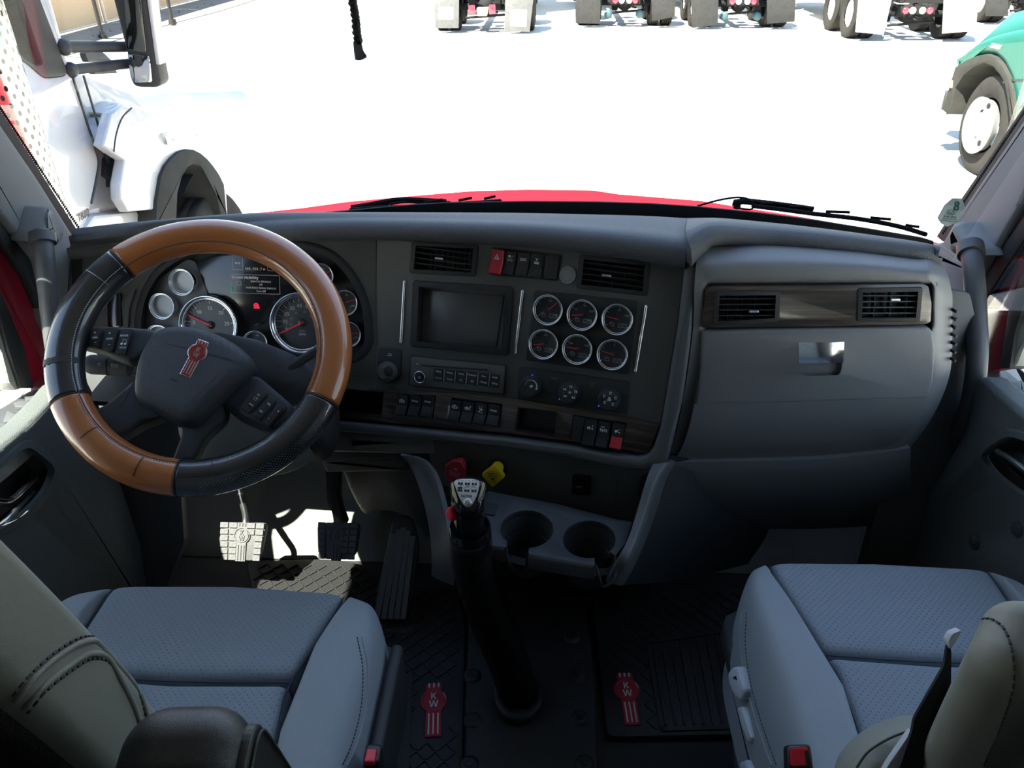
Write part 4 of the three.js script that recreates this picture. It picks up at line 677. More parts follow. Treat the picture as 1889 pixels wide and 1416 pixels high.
  const vent = (F, q, { rows = 4, cols = 6, tab, label, off = 0, deep = 0.028, slat = M.dark, frame = M.dark }) => {
    const b = bil(q), f = slab('air_vent', F, q, frame, dash, { depth: 0.018, bevel: 0.003, seg: 2, off: off + 0.003, r: 0.006, label, holes: [{ px: scaleQ(q, 0.9, 0.84), r: 0.004 }] });
    slab('duct', F, scaleQ(q, 0.97), M.black, f, { depth: 0.004, bevel: 0, off: off - deep, uvoff: off - deep });
    for (let i = 1; i <= rows; i++) { const t = 0.08 + 0.84 * i / (rows + 1), [a, c] = [b(0.04, t), b(0.96, t)].map((p) => F.hit(...p, off - 0.004)), w = a.distanceTo(c); part('slat', rbox(w, 0.0022, 0.014, 0.001, 1), slat, f, F.M(...F.ab(a.clone().lerp(c, 0.5)), off - 0.008).multiply(new THREE.Matrix4().makeRotationX(-0.25))); }
    for (let i = 1; i < cols; i++) { const s = i / cols, [a, c] = [b(s, 0.1), b(s, 0.9)].map((p) => F.hit(...p, off - 0.012)), w = a.distanceTo(c), d = c.clone().sub(a); part('vane', rbox(0.0016, w, 0.012, 0.0006, 1), slat, f, F.M(...F.ab(a.clone().lerp(c, 0.5)), off - 0.016, Math.atan2(d.dot(F.v), d.dot(F.u)) + Math.PI / 2)); }
    part('vent_tab', rbox(0.017, 0.005, 0.008, 0.002), M.satin, f, F.at(...tab, off + 0.002));
    return f;
  };
  vent(B, z5([[362, 75], [740, 95], [722, 275], [345, 255]]), { tab: [810.5, 476.5] });
  vent(B, z5([[1305, 150], [1705, 190], [1690, 385], [1285, 340]]), { tab: [1119, 508] });
  // rocker switches: a bent bar, its lower half tipped towards the driver
  const rockers = {};
  const rocker = (w, h) => rockers[w.toFixed(3) + h.toFixed(3)] ??= (() => { const s = new THREE.Shape(); s.moveTo(-0.012, h / 2); s.lineTo(0.006, h / 2); s.quadraticCurveTo(0.004, h * 0.2, 0.003, 0); s.lineTo(0.012, -h / 2 + 0.004); s.quadraticCurveTo(0.013, -h / 2, 0.008, -h / 2); s.lineTo(-0.012, -h / 2); s.closePath(); const g = new THREE.ExtrudeGeometry(s, { depth: w - 0.002, bevelEnabled: true, bevelSize: 0.001, bevelThickness: 0.001, bevelOffset: -0.001, bevelSegments: 1 }); return soft(g.translate(0, 0, -w / 2 + 0.001).rotateY(-Math.PI / 2)); })();
  const sw = (q, off, sym, { m = M.dark, label, lower, parent = dash, nm = 'rocker_switch', k = 1 } = {}) => {
    const [a, b, c, d] = q.map((p) => B.uv(...p)), cx = (a[0] + b[0] + c[0] + d[0]) / 4, cy = (a[1] + b[1] + c[1] + d[1]) / 4, w = Math.abs(b[0] - a[0] + c[0] - d[0]) / 2, h = Math.abs(a[1] - d[1] + b[1] - c[1]) / 2;
    const key = w.toFixed(3) + h.toFixed(3) + 'f', g = rockers[key] ??= rocker(w * 0.97, h * 0.98);
    const s = part(nm, g, m, parent, B.M(cx, cy, off), label);
    if (lower) part('switch_face', rbox(w * 0.93, h * 0.46, 0.003, 0.001, 1), lower, s, B.M(cx, cy - h * 0.235, off + 0.0085).multiply(new THREE.Matrix4().makeRotationX(-Math.atan2(0.009, h * 0.5 - 0.004))));
    if (sym) print('symbol', sym[0], sym[1], sym[2], sym[3], sym[4] ?? 'white', s, B.M(cx, cy + h * 0.22, off + 0.0052), { k: k });
    return s;
  };
  const SYM = {
    hazard: ['hazard', 12, 11, (c) => { c.lineWidth = 0.7; c.beginPath(); c.moveTo(6, 1); c.lineTo(11, 10); c.lineTo(1, 10); c.closePath(); c.stroke(); c.beginPath(); c.moveTo(6, 4); c.lineTo(8.6, 8.6); c.lineTo(3.4, 8.6); c.closePath(); c.stroke(); }],
    beam: ['beam', 14, 13, (c) => { c.fillRect(3, 1, 3, 4); c.beginPath(); c.arc(6, 3, 2, -1.57, 1.57); c.fill(); line(c, [13, 1], [8, 7]); c.lineWidth = 0.6; c.beginPath(); c.arc(4, 10, 1.6, 0, 7); c.stroke(); for (let i = 0; i < 6; i++) line(c, [4 + 2 * Math.cos(i), 10 + 2 * Math.sin(i)], [4 + 2.8 * Math.cos(i), 10 + 2.8 * Math.sin(i)]); line(c, [8, 9], [12, 8.4]); line(c, [8, 10.4], [12, 10.2]); line(c, [8, 11.6], [12, 12]); }],
    marker: ['marker', 14, 8, (c) => { c.lineWidth = 0.7; c.beginPath(); c.arc(5.5, 4, 2, -1.57, 1.57); c.lineTo(4.6, 6); c.lineTo(4.6, 2); c.stroke(); c.beginPath(); c.arc(8.8, 4, 2, 1.57, -1.57); c.lineTo(9.6, 2); c.lineTo(9.6, 6); c.stroke(); for (const y of [2, 4, 6]) { line(c, [1, y], [3.6, y]); line(c, [10.6, y], [13.4, y]); } }],
    work: ['work', 12, 13, (c) => { c.beginPath(); c.arc(6, 4, 1.8, 0, 7); c.fill(); line(c, [2, 1.5], [4, 3]); line(c, [10, 1.5], [8, 3]); line(c, [6, 0.5], [6, 1.5]); c.fillRect(1.5, 8, 9, 1.4); c.fillRect(1.5, 10.4, 9, 1.8); }],
    engine: ['engine', 14, 11, (c) => { c.lineWidth = 1; line(c, [2, 4], [2, 9]); c.strokeRect(3.4, 3.6, 6.6, 5.4); line(c, [10, 5], [12.6, 4.4], [12.6, 8.6], [10, 8]); line(c, [5, 2], [9, 2]); line(c, [7, 2], [7, 3.4]); c.beginPath(); c.arc(6.7, 6.3, 1.3, 0, 7); c.stroke(); }],
    engine2: ['engine2', 14, 11, (c) => { c.lineWidth = 0.9; c.beginPath(); c.ellipse(6, 6, 4.4, 3, 0, 0, 7); c.stroke(); c.strokeRect(4.4, 4.6, 3, 2.8); line(c, [10, 5], [12.6, 4.6], [12.6, 8], [10, 7.6]); line(c, [4, 2], [8, 2]); line(c, [1, 4], [1, 8]); }],
    engine3: ['engine3', 15, 12, (c) => { c.lineWidth = 0.9; c.beginPath(); c.ellipse(5, 6.4, 3.4, 2.6, 0, 0, 7); c.stroke(); c.strokeRect(3.8, 5, 2.4, 2.6); line(c, [8.4, 5], [10, 5], [10, 8], [8.4, 7.6]); c.beginPath(); c.arc(12.6, 2.4, 1.5, 0, 7); c.fill(); c.beginPath(); c.arc(12.4, 6.6, 0.9, 0, 7); c.fill(); c.fillRect(11.4, 10, 1.8, 0.8); }],
    spare: ['spare', 15, 6, words('SPARE', 4.8)],
    regen: ['regen', 14, 15, (c) => { c.font = 'bold 2.6px sans-serif'; c.fillText('ENABLE', 7, 1.8); c.fillText('MANUAL', 7, 13.4); for (const [x, y] of [[5, 5], [7, 8], [5, 10.5], [9, 6]]) { c.beginPath(); c.arc(x, y, 1.3, 0, 7); c.fill(); } c.beginPath(); c.moveTo(8, 6); c.lineTo(12.4, 8); c.lineTo(8, 10); c.fill(); }],
    truckUp: ['truckUp', 14, 12, (c) => { c.fillRect(1, 6, 3, 3); c.fillRect(4.4, 4.6, 3, 4.4); c.beginPath(); c.arc(3, 9.6, 1.1, 0, 7); c.arc(6.6, 9.6, 1.1, 0, 7); c.fill(); c.beginPath(); c.moveTo(11.5, 0.6); c.lineTo(12.8, 4); c.lineTo(10.2, 4); c.fill(); c.beginPath(); c.arc(11.2, 8.6, 1.8, 0, 7); c.fill(); }],
    axle: ['axle', 15, 13, (c) => { c.lineWidth = 0.9; c.fillRect(1, 5, 1.6, 6); c.fillRect(8, 5, 1.6, 6); line(c, [2, 8], [8.6, 8]); line(c, [2.4, 1.4], [8, 3.4]); line(c, [3, 3.4], [8.4, 1]); c.fillRect(4.4, 6, 1.8, 6); c.strokeRect(11.4, 7, 2.6, 3.6); c.beginPath(); c.arc(12.7, 6.6, 1.2, Math.PI, 0); c.stroke(); }],
    truckDown: ['truckDown', 13, 9, (c) => { c.fillRect(1, 3.4, 3, 3); c.fillRect(4.2, 2.6, 2.6, 4); c.beginPath(); c.arc(3, 7, 1.2, 0, 7); c.arc(9.6, 7, 1.2, 0, 7); c.fill(); line(c, [7, 2], [11.6, 1]); line(c, [7.6, 6.8], [11, 6]); }],
  };
  const pod = slab('switch_pod', B, z5([[815, 108], [1207, 150], [1182, 300], [806, 264]]), M.gloss, dash, { depth: 0.012, bevel: 0.002, off: 0.003, r: 0.005 });
  sw(z5([[820, 120], [888, 125], [880, 265], [812, 258]]), 0.006, SYM.hazard, { m: M.red, label: 'red hazard switch', parent: pod });
  sw(z5([[893, 130], [953, 136], [945, 268], [885, 262]]), 0.0, SYM.beam, { parent: pod });
  sw(z5([[962, 138], [1030, 144], [1020, 276], [953, 270]]), 0.0, SYM.marker, { parent: pod });
  sw(z5([[1038, 145], [1108, 152], [1097, 284], [1028, 277]]), 0.0, SYM.work, { parent: pod });
  slab('blank_cover', B, z5([[1117, 153], [1188, 160], [1174, 290], [1104, 284]]), M.dark, pod, { depth: 0.008, bevel: 0.002, off: 0.006 });
  // ring of clear adhesive left by a suction mount
  part('adhesive_ring', new THREE.TorusGeometry(0.0135, 0.0022, 8, 26).scale(1, 1.08, 0.7), M.clearcup, dash, B.at(1047, 507, 0.002));
  part('adhesive_disc', lathe([[0, 0.0025], [0.009, 0.002], [0.013, 0.0005]], 20), M.clearcup, dash, B.at(1047, 507, 0.0012));
  // chrome strips
  for (const [a, b] of [[[746.5, 516], [739.8, 634]], [[964.5, 534], [950.8, 653.5]], [[1192.5, 561.5], [1171.5, 687]]]) { const p = B.hit(...a), q = B.hit(...b); part('chrome_strip', rbox(0.0062, p.distanceTo(q), 0.006, 0.003, 3), M.chrome, dash, B.M(...B.ab(p.clone().lerp(q, 0.5)), 0.0005, Math.atan2(p.clone().sub(q).dot(B.v), p.clone().sub(q).dot(B.u)) - Math.PI / 2)); }
  // display screen in a deep frame
  const sq = z5([[365, 295], [932, 330], [905, 722], [350, 668]]), si = z5([[430, 350], [880, 385], [838, 668], [423, 628]]);
  const ds = slab('display_screen', B, sq, M.dark, dash, { depth: 0.03, bevel: 0.004, off: 0.006, r: 0.008, holes: [{ px: scaleQ(sq, 0.9, 0.88), r: 0.005 }] });
  slab('screen_recess', B, scaleQ(sq, 0.94), M.face, ds, { depth: 0.004, bevel: 0, off: -0.022, uvoff: -0.022, r: 0.004 });
  slab('screen_glass', B, si, mat([0.085, 0.088, 0.088], { roughness: 0.35, clearcoat: 0.4, clearcoatRoughness: 0.3 }), ds, { depth: 0.003, bevel: 0.0008, off: -0.019, uvoff: -0.019, r: 0.002 });
  // radio
  const rq = z5([[352, 715], [897, 770], [885, 943], [340, 890]]), rad = slab('radio', B, rq, M.dark, dash, { depth: 0.03, bevel: 0.003, off: 0.004, r: 0.004 });
  slab('faceplate', B, scaleQ(rq, 0.965, 0.9), M.face, rad, { depth: 0.004, bevel: 0.001, off: 0.0065, r: 0.004 });
  slab('disc_slot', B, [[778, 672.4], [900, 680.8], [899.6, 683.2], [777.8, 674.8]], M.black, rad, { depth: 0.006, bevel: 0, off: 0.0075, r: 0.0005 });
  const pk = part('power_knob', lathe([[0, 0.011], [0.0095, 0.0105], [0.0108, 0.008], [0.0112, 0]], 28), M.black, rad, B.at(773.6, 695.6, 0.006));
  part('knob_ring', new THREE.TorusGeometry(0.0112, 0.0011, 8, 32), M.chrome, pk, B.at(773.6, 695.6, 0.0165));
  print('symbol', 'power', 8, 8, (c) => { c.lineWidth = 0.8; c.beginPath(); c.arc(4, 4.4, 2.4, -0.9, 4.04); c.stroke(); line(c, [4, 1], [4, 4]); }, 'white', pk, B.at(773.6, 695.6, 0.0176), { k: 0.9 });
  print('symbol', 'eject', 6, 5, (c) => { c.beginPath(); c.moveTo(3, 0.6); c.lineTo(5, 3); c.lineTo(1, 3); c.fill(); c.fillRect(1, 3.6, 4, 0.8); }, 'white', rad, B.at(770, 670.5, 0.0075));
  const cols = [[808.7, 684.8, 696.8], [829.6, 687, 699], [850.2, 689.3, 700.8], [870.8, 691.4, 702.8], [892.3, 693.6, 704.8], [912.8, 695.8, 707]], names = [['Voice', 'Cancel'], ['Home', 'Audio'], ['Truck', 'P1'], ['Connect', 'mil'], ['Nav', 'Phone'], ['Tools', 'Setup']];
  cols.forEach(([x, y1, y2], i) => { const bt = part('radio_button', rbox(0.0195, 0.026, 0.004, 0.001, 1), M.dark, rad, B.at(x, (y1 + y2) / 2, 0.0066)); [y1, y2].forEach((y, j) => print('lettering', names[i][j], 22, 6, words(names[i][j], 5.4), i < 2 && j ? 'dim' : 'white', bt, B.at(x, y, 0.0091), { k: 0.86, res: 6 })); if (i < 5) part('divider', rbox(0.0013, 0.023, 0.0018, 0.0004, 1), M.satin, rad, B.at(x + 10.2, (y1 + y2) / 2 + 1.6, 0.0095)); });
  // rotary selector
  const kp = slab('selector_panel', B, [[697.4, 640.5], [740.1, 643.1], [738.5, 688], [733, 702], [716, 706], [699, 702], [694.5, 688]], M.dark, dash, { depth: 0.012, bevel: 0.002, off: 0.003, r: 0.008 });
  const kk = part('selector_knob', soft(lathe([[0, 0.024], [0.0115, 0.023], [0.0128, 0.019], [0.0135, 0.013], [0.0185, 0.012], [0.02, 0.009], [0.0205, 0]], 36), 0.5), M.face, kp, B.at(716.5, 684.5, 0.003));
  part('knob_cap', lathe([[0, 0.002], [0.008, 0.0018], [0.0105, 0]], 28), M.dark, kk, B.at(716.5, 684.5, 0.0265));
  print('symbol', 'back', 13, 8, (c) => { c.lineWidth = 1.2; line(c, [2, 6.4], [9, 6.4]); c.beginPath(); c.arc(9, 4.4, 2, 1.57, -1.57, true); c.stroke(); line(c, [9, 2.4], [5, 2.4]); }, 'white', kp, B.at(718, 653.5, 0.0036));
  // six small gauges in their plate
  slab('gauge_plate', B, z5([[1055, 350], [1637, 410], [1585, 828], [1003, 745]]), M.dark, dash, { depth: 0.01, bevel: 0.002, off: 0.002, r: 0.006 });
  const g6 = [[1011.6, 571.2, 45], [1074.6, 580.7, 190], [1139.3, 589, 174], [1003.3, 634.5, 192], [1065.5, 643.8, 178], [1130, 653.8, 172]];
  g6.forEach(([x, y, a], i) => gauge(B, x, y, 0.0292, 0.0115, { needle: a, len: 0.78, mm: 50, dial: ['six' + i, ticks([8, 8, 16, 8, 16, 16][i], 215, -35, [2, 2, 4, 2, 4, 4][i], [['32', '', '122', '', '230'], ['0', '75', '150', '225', '300'], ['0', '', '60', '120', ''], ['0', '', '100', '', '150'], ['0', '60', '', '120', ''], ['E', '', '½', '', 'F']][i], (c, m, w) => { c.lineWidth = w * 0.018; c.strokeRect(-m * 0.5, m * 0.34, m * 0.24, m * 0.2); line(c, [-m * 0.4, m * 0.34], [-m * 0.4, m * 0.2]); c.font = w * 0.075 + 'px sans-serif'; c.fillText(['°F', 'PSI', 'PSI', 'PSI', 'PSI', 'FUEL'][i], m * 0.36, m * 0.44); c.strokeRect(m * 0.1, m * 0.3, m * 0.54, m * 0.26); }), 'dim'] }));
  // climate controls
  const hv = slab('climate_panel', B, z5([[967, 778], [1590, 865], [1575, 1052], [950, 960]]), M.gloss, dash, { depth: 0.014, bevel: 0.003, off: 0.004, r: 0.007 });
  hv.material = M.dark;
  const kg = soft(lathe([[0, 0.022], [0.016, 0.0215], [0.0176, 0.0195], [0.0185, 0.012], [0.0205, 0.008], [0.0215, 0]], 40), 0.5);
  const arcs = { fan: (c, w) => { const m = w / 2; c.translate(m, m); c.lineWidth = 0.6; for (let i = 0; i < 20; i++) { c.lineWidth = 0.4 + i * 0.07; c.beginPath(); c.arc(0, 0, m * 0.72, Math.PI + i * 0.17, Math.PI + i * 0.17 + 0.2); c.stroke(); } c.fillRect(m * 0.6, 1, 3, 4); c.fillRect(-2.5, -1, 3, 4); c.beginPath(); c.arc(1.6, -0.6, 2.2, 0, 7); c.fill(); },
    temp: (c, w) => { const m = w / 2; c.translate(m, m); c.font = 'bold 6px sans-serif'; [['60', 225], ['66', 155], ['72', 88], ['78', 20], ['84', -45]].forEach(([t, a]) => c.fillText(t, Math.cos(R(a)) * m * 0.7, -Math.sin(R(a)) * m * 0.7)); for (const a of [190, 122, 55, -12]) { c.beginPath(); c.arc(Math.cos(R(a)) * m * 0.7, -Math.sin(R(a)) * m * 0.7, 0.6, 0, 7); c.fill(); } c.lineWidth = 0.8; for (let i = 0; i < 3; i++) { const a = i * Math.PI / 3; line(c, [-3.4 * Math.cos(a), -3.4 * Math.sin(a)], [3.4 * Math.cos(a), 3.4 * Math.sin(a)]); } },
    mode: (c, w) => { const m = w / 2; c.translate(m, m); c.lineWidth = 0.9; for (const a of [225, 160, 90, 20, -50]) { const x = Math.cos(R(a)) * m * 0.7, y = -Math.sin(R(a)) * m * 0.7; c.beginPath(); c.arc(x - 0.6, y - 1.8, 0.9, 0, 7); c.fill(); line(c, [x - 1, y], [x - 1, y + 2], [x + 2.4, y + 2]); line(c, [x + 1, y - 1], [x + 3, y - 2]); } for (let i = 0; i < 3; i++) line(c, [-3, 1 + i * 1.4], [3, 0.4 + i * 1.4]); c.fillRect(-2, -3, 3.6, 2.4); } };
  [[979.5, 712, 'fan'], [1051, 723.5, 'temp'], [1124, 735.5, 'mode']].forEach(([x, y, n], i) => { const k = part('climate_knob', kg, M.dark, hv, B.at(x, y, 0.004)); print('knob_marks', n, 32, 32, arcs[n], 'white', k, B.at(x, y, 0.0264)); });
  for (const [x, y] of [[982, 691.5], [976, 724.5], [1032, 736], [1104.5, 748.5]]) print('indicator_light', 'led', 4, 4, (c) => { c.beginPath(); c.arc(2, 2, 1.6, 0, 7); c.fill(); }, 'litblue', hv, B.at(x, y, 0.0052));
  print('lettering', 'auto', 20, 7, words('AUTO', 5.6), 'grey', hv, B.at(1022, 698, 0.0045), { k: 0.9 });
  print('symbol', 'defrost', 14, 12, (c) => { c.lineWidth = 0.9; c.beginPath(); c.moveTo(2, 2.4); c.quadraticCurveTo(7, 0, 12, 2.4); c.lineTo(10, 5.6); c.quadraticCurveTo(7, 4.4, 4, 5.6); c.closePath(); c.stroke(); c.font = 'bold 3.4px sans-serif'; c.fillText('MAX', 7, 10); }, 'grey', hv, B.at(1092, 709.5, 0.0045));

  // ----- wood trim band with switch banks and cubbies -----
  const band = [[612, 708], [640, 711], [711, 717], [932, 731], [950, 735], [1160, 769], [1217, 782], [1196, 838], [1150, 829], [1047, 813], [925, 798], [710, 779], [640, 771], [600, 766]];
  const cubL = [[616, 716], [711, 721], [706, 771], [606, 764]], cubM = z7([[140, 520], [592, 575], [556, 880], [100, 800]]);
  const b1 = z6([[362, 640], [856, 655], [812, 965], [340, 925]]), b2 = z6([[1022, 680], [1680, 760], [1640, 1080], [980, 990]]), b3 = z7([[740, 605], [1345, 695], [1290, 985], [705, 900]]);
  const wd = slab('wood_trim', B, band, M.wood, dash, { depth: 0.02, bevel: 0.002, off: 0.004, r: 0.002, holes: [{ px: cubL, r: 0.004 }, { px: cubM, r: 0.004 }, { px: b1, r: 0.003 }, { px: b2, r: 0.003 }, { px: b3, r: 0.003 }] });
  for (const q of [cubL, cubM]) { slab('cubby', B, scaleQ(q, 1.04), M.black, dash, { depth: 0.004, bevel: 0, off: -0.03, uvoff: -0.03 }); slab('cubby_rim', B, scaleQ(q, 1.02, 1.03), M.dark, dash, { depth: 0.03, bevel: 0.001, off: 0.002, r: 0.004, holes: [{ px: scaleQ(q, 0.95, 0.9), r: 0.004 }] }); }
  const banks = [b1, b2, b3].map((q) => slab('switch_bank', B, scaleQ(q, 1.03, 1.03), M.black, dash, { depth: 0.008, bevel: 0.001, off: -0.006, uvoff: -0.006, r: 0.003 }));
  sw(z6([[370, 650], [515, 660], [480, 915], [350, 905]]), 0.002, SYM.engine, { parent: banks[0] });
  sw(z6([[530, 660], [680, 668], [640, 925], [505, 912]]), 0.002, SYM.spare, { parent: banks[0] });
  sw(z6([[690, 668], [845, 678], [795, 935], [662, 922]]), 0.002, SYM.spare, { parent: banks[0] });
  sw(z6([[1030, 722], [1180, 740], [1135, 990], [1000, 972]]), 0.002, SYM.engine2, { parent: banks[1] });
  sw(z6([[1190, 740], [1340, 758], [1290, 1008], [1152, 990]]), 0.002, SYM.engine3, { parent: banks[1] });
  sw(z6([[1350, 758], [1500, 774], [1448, 1024], [1310, 1008]]), 0.002, SYM.regen, { parent: banks[1] });
  sw(z6([[1508, 776], [1662, 792], [1612, 1042], [1470, 1026]]), 0.002, SYM.spare, { parent: banks[1] });
  slab('blank_cover', B, z7([[755, 630], [885, 650], [830, 925], [722, 905]]), M.dark, banks[2], { depth: 0.012, bevel: 0.003, off: 0.006 });
  sw(z7([[895, 655], [1040, 677], [975, 945], [850, 925]]), 0.004, SYM.truckUp, { parent: banks[2] });
  sw(z7([[1042, 680], [1178, 700], [1118, 968], [1000, 950]]), 0.004, SYM.axle, { parent: banks[2] });
  sw(z7([[1195, 700], [1332, 720], [1270, 985], [1155, 965]]), 0.004, SYM.truckDown, { parent: banks[2], lower: M.red, label: 'black switch with a red lower half' });
  // strip that frames the stack on the right and below
  slab('stack_bezel', B, [[1306, 440], [1292, 470], [1283, 540], [1272, 640], [1257, 740], [1240, 812], [1230, 850], [1215, 864], [1190, 867], [1150, 864], [1050, 843], [925, 824], [800, 811], [700, 801], [598, 793], [600, 776], [720, 786], [925, 806], [1060, 824], [1140, 838], [1178, 842], [1195, 838], [1206, 824], [1219, 786], [1250, 600], [1264, 480], [1280, 452]], M.bezel, dash, { depth: 0.05, bevel: 0.007, seg: 4, off: 0.016, uvoff: 0.01, r: 0.004 });
  slab('knee_panel', B, [[560, 790], [640, 794], [800, 808], [800, 838], [742, 838], [600, 834], [540, 820]], M.shroud, dash, { depth: 0.04, bevel: 0.008, seg: 3, off: -0.012, uvoff: -0.012, r: 0.006, holes: [{ px: [[644, 804], [777, 812], [775, 829], [643, 829]], r: 0.006 }] });
  slab('tray', B, [[635, 800], [785, 806], [785, 834], [635, 834]], M.black, dash, { depth: 0.004, bevel: 0, off: -0.045, uvoff: -0.045 });

  part('underside', sheet([[[-0.93, 1.66, -1.34], [-0.93, 1.68, -1.62]], [[-0.35, 1.63, -1.33], [-0.35, 1.66, -1.63]], [[0.25, 1.66, -1.19], [0.25, 1.66, -1.63]], [[0.75, 1.55, -1.36], [0.75, 1.6, -1.63]]].map((r) => r.map((p) => V(...p))), 0.012), M.dark, dash);
  // ----- top pad -----
  const st = [[130, 434, 464], [220, 424, 455], [340, 414, 443], [480, 405, 434], [640, 403, 427], [800, 403, 431], [968, 404, 440], [1100, 407, 454], [1200, 410, 468], [1266, 414, 480]], cp = [[1266, 414, 480], [1310, 413, 441], [1400, 420, 443], [1500, 431, 449], [1600, 444, 460], [1690, 458, 471], [1732, 468, 478]];
  const Y = flat(2.028), fr = (x) => (x < 695 ? A : B);
  const pad = (s, F) => [s.map(([x, t, l]) => (F ?? fr(x)).hit(x, l + 4, -0.004)), s.map(([x, t, l]) => (F ?? fr(x)).hit(x, l + 1, 0.02)), s.map(([x, t, l]) => (F ?? fr(x)).hit(x, lerp(l, t, 0.28), 0.02)), s.map(([x, t, l]) => { const a = (F ?? fr(x)).hit(x, lerp(l, t, 0.45), 0.01), b = Y.hit(x, t); return a.lerp(b, 0.3); }), s.map(([x, t]) => Y.hit(x, t)), s.map(([x, t]) => Y.hit(x, t).add(V(0, -0.04, -0.09)))];
  part('top_pad', sheet(fine(pad(st), 60, 24), 0.012), M.pad, dash);
  const back = (x) => (x < 1270 ? 0 : x < 1330 ? -0.03 : -0.068);
  part('passenger_pad', sheet(fine([cp.map(([x, t, l]) => Cf.hit(x, l + 3, -0.02 + back(x))), cp.map(([x, t, l]) => Cf.hit(x, l, back(x))), cp.map(([x, t, l]) => Cf.hit(x, lerp(l, t, 0.4), back(x))), cp.map(([x, t]) => Y.hit(x, t)), cp.map(([x, t]) => Y.hit(x, t).add(V(0, -0.04, -0.09)))], 40, 18), 0.012), M.pad, dash);
  part('screw_cap', new THREE.CylinderGeometry(0.012, 0.012, 0.002, 20), M.pad, dash, new THREE.Matrix4().setPosition(Y.hit(1082, 424)));

  // ----- passenger side -----
  const cols7 = (y0, l, x0, xr, xe, eo) => [[x0, y0[0], l[0]], [x0 + 16, y0[1], l[1]], [x0 + 34, y0[1], l[2]], [1400, y0[2], l[3]], [1500, y0[3], l[3]], [1600, y0[4], l[3]], [xr - 14, y0[5], l[2]], [xr, y0[5], l[1]], [xe, y0[6], eo]];
  const level = (y) => Array(7).fill(y), same = (o) => [o, o, o, o], pu = [
    cols7([447, 446, 446, 452, 461, 474, 480], [-0.07, -0.075, -0.078, -0.08], 1296, 1706, 1734, -0.09),
    cols7([462, 462, 462, 466, 474, 484, 492], [-0.026, -0.028, -0.03, -0.03], 1290, 1710, 1742, -0.06),
    cols7([490, 489, 488, 489, 493, 502, 512], [0.002, 0.005, 0.006, 0.007], 1284, 1716, 1750, -0.035),
    cols7([519, 518, 518, 518, 518, 519, 530], same(0.007), 1283, 1720, 1754, -0.03),
    cols7([532, 531, 531, 530, 529, 529, 545], [0.006, 0.006, -0.035, -0.04], 1282, 1722, 1757, -0.03),
    cols7(level(566), [0.005, 0.005, -0.035, -0.04], 1281, 1722, 1757, -0.03),
    cols7([600, 600, 600, 599, 598, 597, 597], [0.004, 0.004, -0.035, -0.04], 1279, 1722, 1757, -0.03),
    cols7(level(612), same(0.004), 1278, 1722, 1757, -0.03),
    cols7(level(690), same(0.0), 1268, 1722, 1752, -0.03),
    cols7([780, 780, 780, 778, 775, 770, 765], same(-0.012), 1252, 1690, 1722, -0.04),
    cols7([850, 850, 850, 848, 840, 835, 830], same(-0.05), 1232, 1644, 1676, -0.07)];
  part('passenger_panel', net(Cf, pu, 64, 80, 0.008), M.grey, dash);
  const wt = slab('passenger_trim', Cf, [[1302, 536], [1312, 528], [1400, 527.5], [1575, 525], [1703, 523], [1714, 528], [1720, 560], [1718, 594], [1704, 600], [1500, 603], [1295, 605]], M.wood, dash, { depth: 0.02, bevel: 0.003, off: 0.012, r: 0.004, holes: [{ px: zg([[312, 358], [602, 356], [592, 484], [302, 500]]), r: 0.004 }, { px: zg([[980, 340], [1264, 336], [1248, 482], [972, 484]]), r: 0.004 }] });
  vent(Cf, zg([[300, 347], [610, 345], [603, 490], [292, 510]]), { tab: [1390, 574], off: 0.012, rows: 4, cols: 5, slat: M.dark });
  const v2 = vent(Cf, zg([[968, 332], [1275, 327], [1260, 490], [962, 492]]), { tab: [1650.5, 552], off: 0.012, rows: 4, cols: 4, slat: M.face });
  const gd = slab('glove_box_door', Cf, [[1297, 611], [1400, 608], [1600, 604.5], [1712, 602.5], [1722, 612], [1726, 650], [1722, 706], [1712, 735], [1500, 742], [1281, 748], [1290, 690]], M.grey, dash, { depth: 0.03, bevel: 0.005, seg: 3, off: 0.012, uvoff: 0.012, r: 0.006, holes: [{ px: zg([[682, 580], [908, 578], [905, 715], [885, 750], [715, 753], [688, 720]]), r: 0.008 }] });
  part('door_lower', net(Cf, [[[1281, 745, 0.012], [1400, 743, 0.012], [1500, 740, 0.012], [1600, 737, 0.012], [1712, 733, 0.012]], [[1272, 785, 0.002], [1400, 783, 0.002], [1500, 780, 0.002], [1600, 776, 0.002], [1694, 770, 0.002]], [[1258, 825, -0.02], [1400, 822, -0.02], [1500, 818, -0.02], [1600, 810, -0.02], [1664, 806, -0.02]], [[1243, 850, -0.045], [1400, 845, -0.045], [1500, 840, -0.045], [1580, 834, -0.045], [1628, 828, -0.045]]], 30, 20, 0.01), M.grey, gd);
  slab('latch_recess', Cf, zg([[675, 574], [915, 572], [912, 725], [890, 760], [710, 762], [680, 728]]), M.grey, gd, { depth: 0.004, bevel: 0, off: -0.012, uvoff: -0.012, r: 0.01 });
  slab('latch_handle', Cf, zg([[690, 584], [906, 581], [901, 681], [692, 684]]), M.chrome, gd, { depth: 0.01, bevel: 0.002, off: 0.013, uvoff: 0.013, r: 0.002, label: 'chrome glove box latch' });
  slab('side_closeout', Cf, [[1726, 530], [1790, 540], [1822, 690], [1800, 800], [1720, 950], [1650, 1080], [1580, 1080], [1640, 860], [1725, 740]], M.bezel, dash, { depth: 0.02, off: -0.11, uvoff: -0.11, r: 0.01 });
  slab('side_closeout', A, [[112, 590], [215, 600], [320, 700], [340, 1000], [290, 1120], [240, 1000], [150, 760]], M.bezel, dash, { depth: 0.02, off: -0.11, uvoff: -0.11, r: 0.01 });
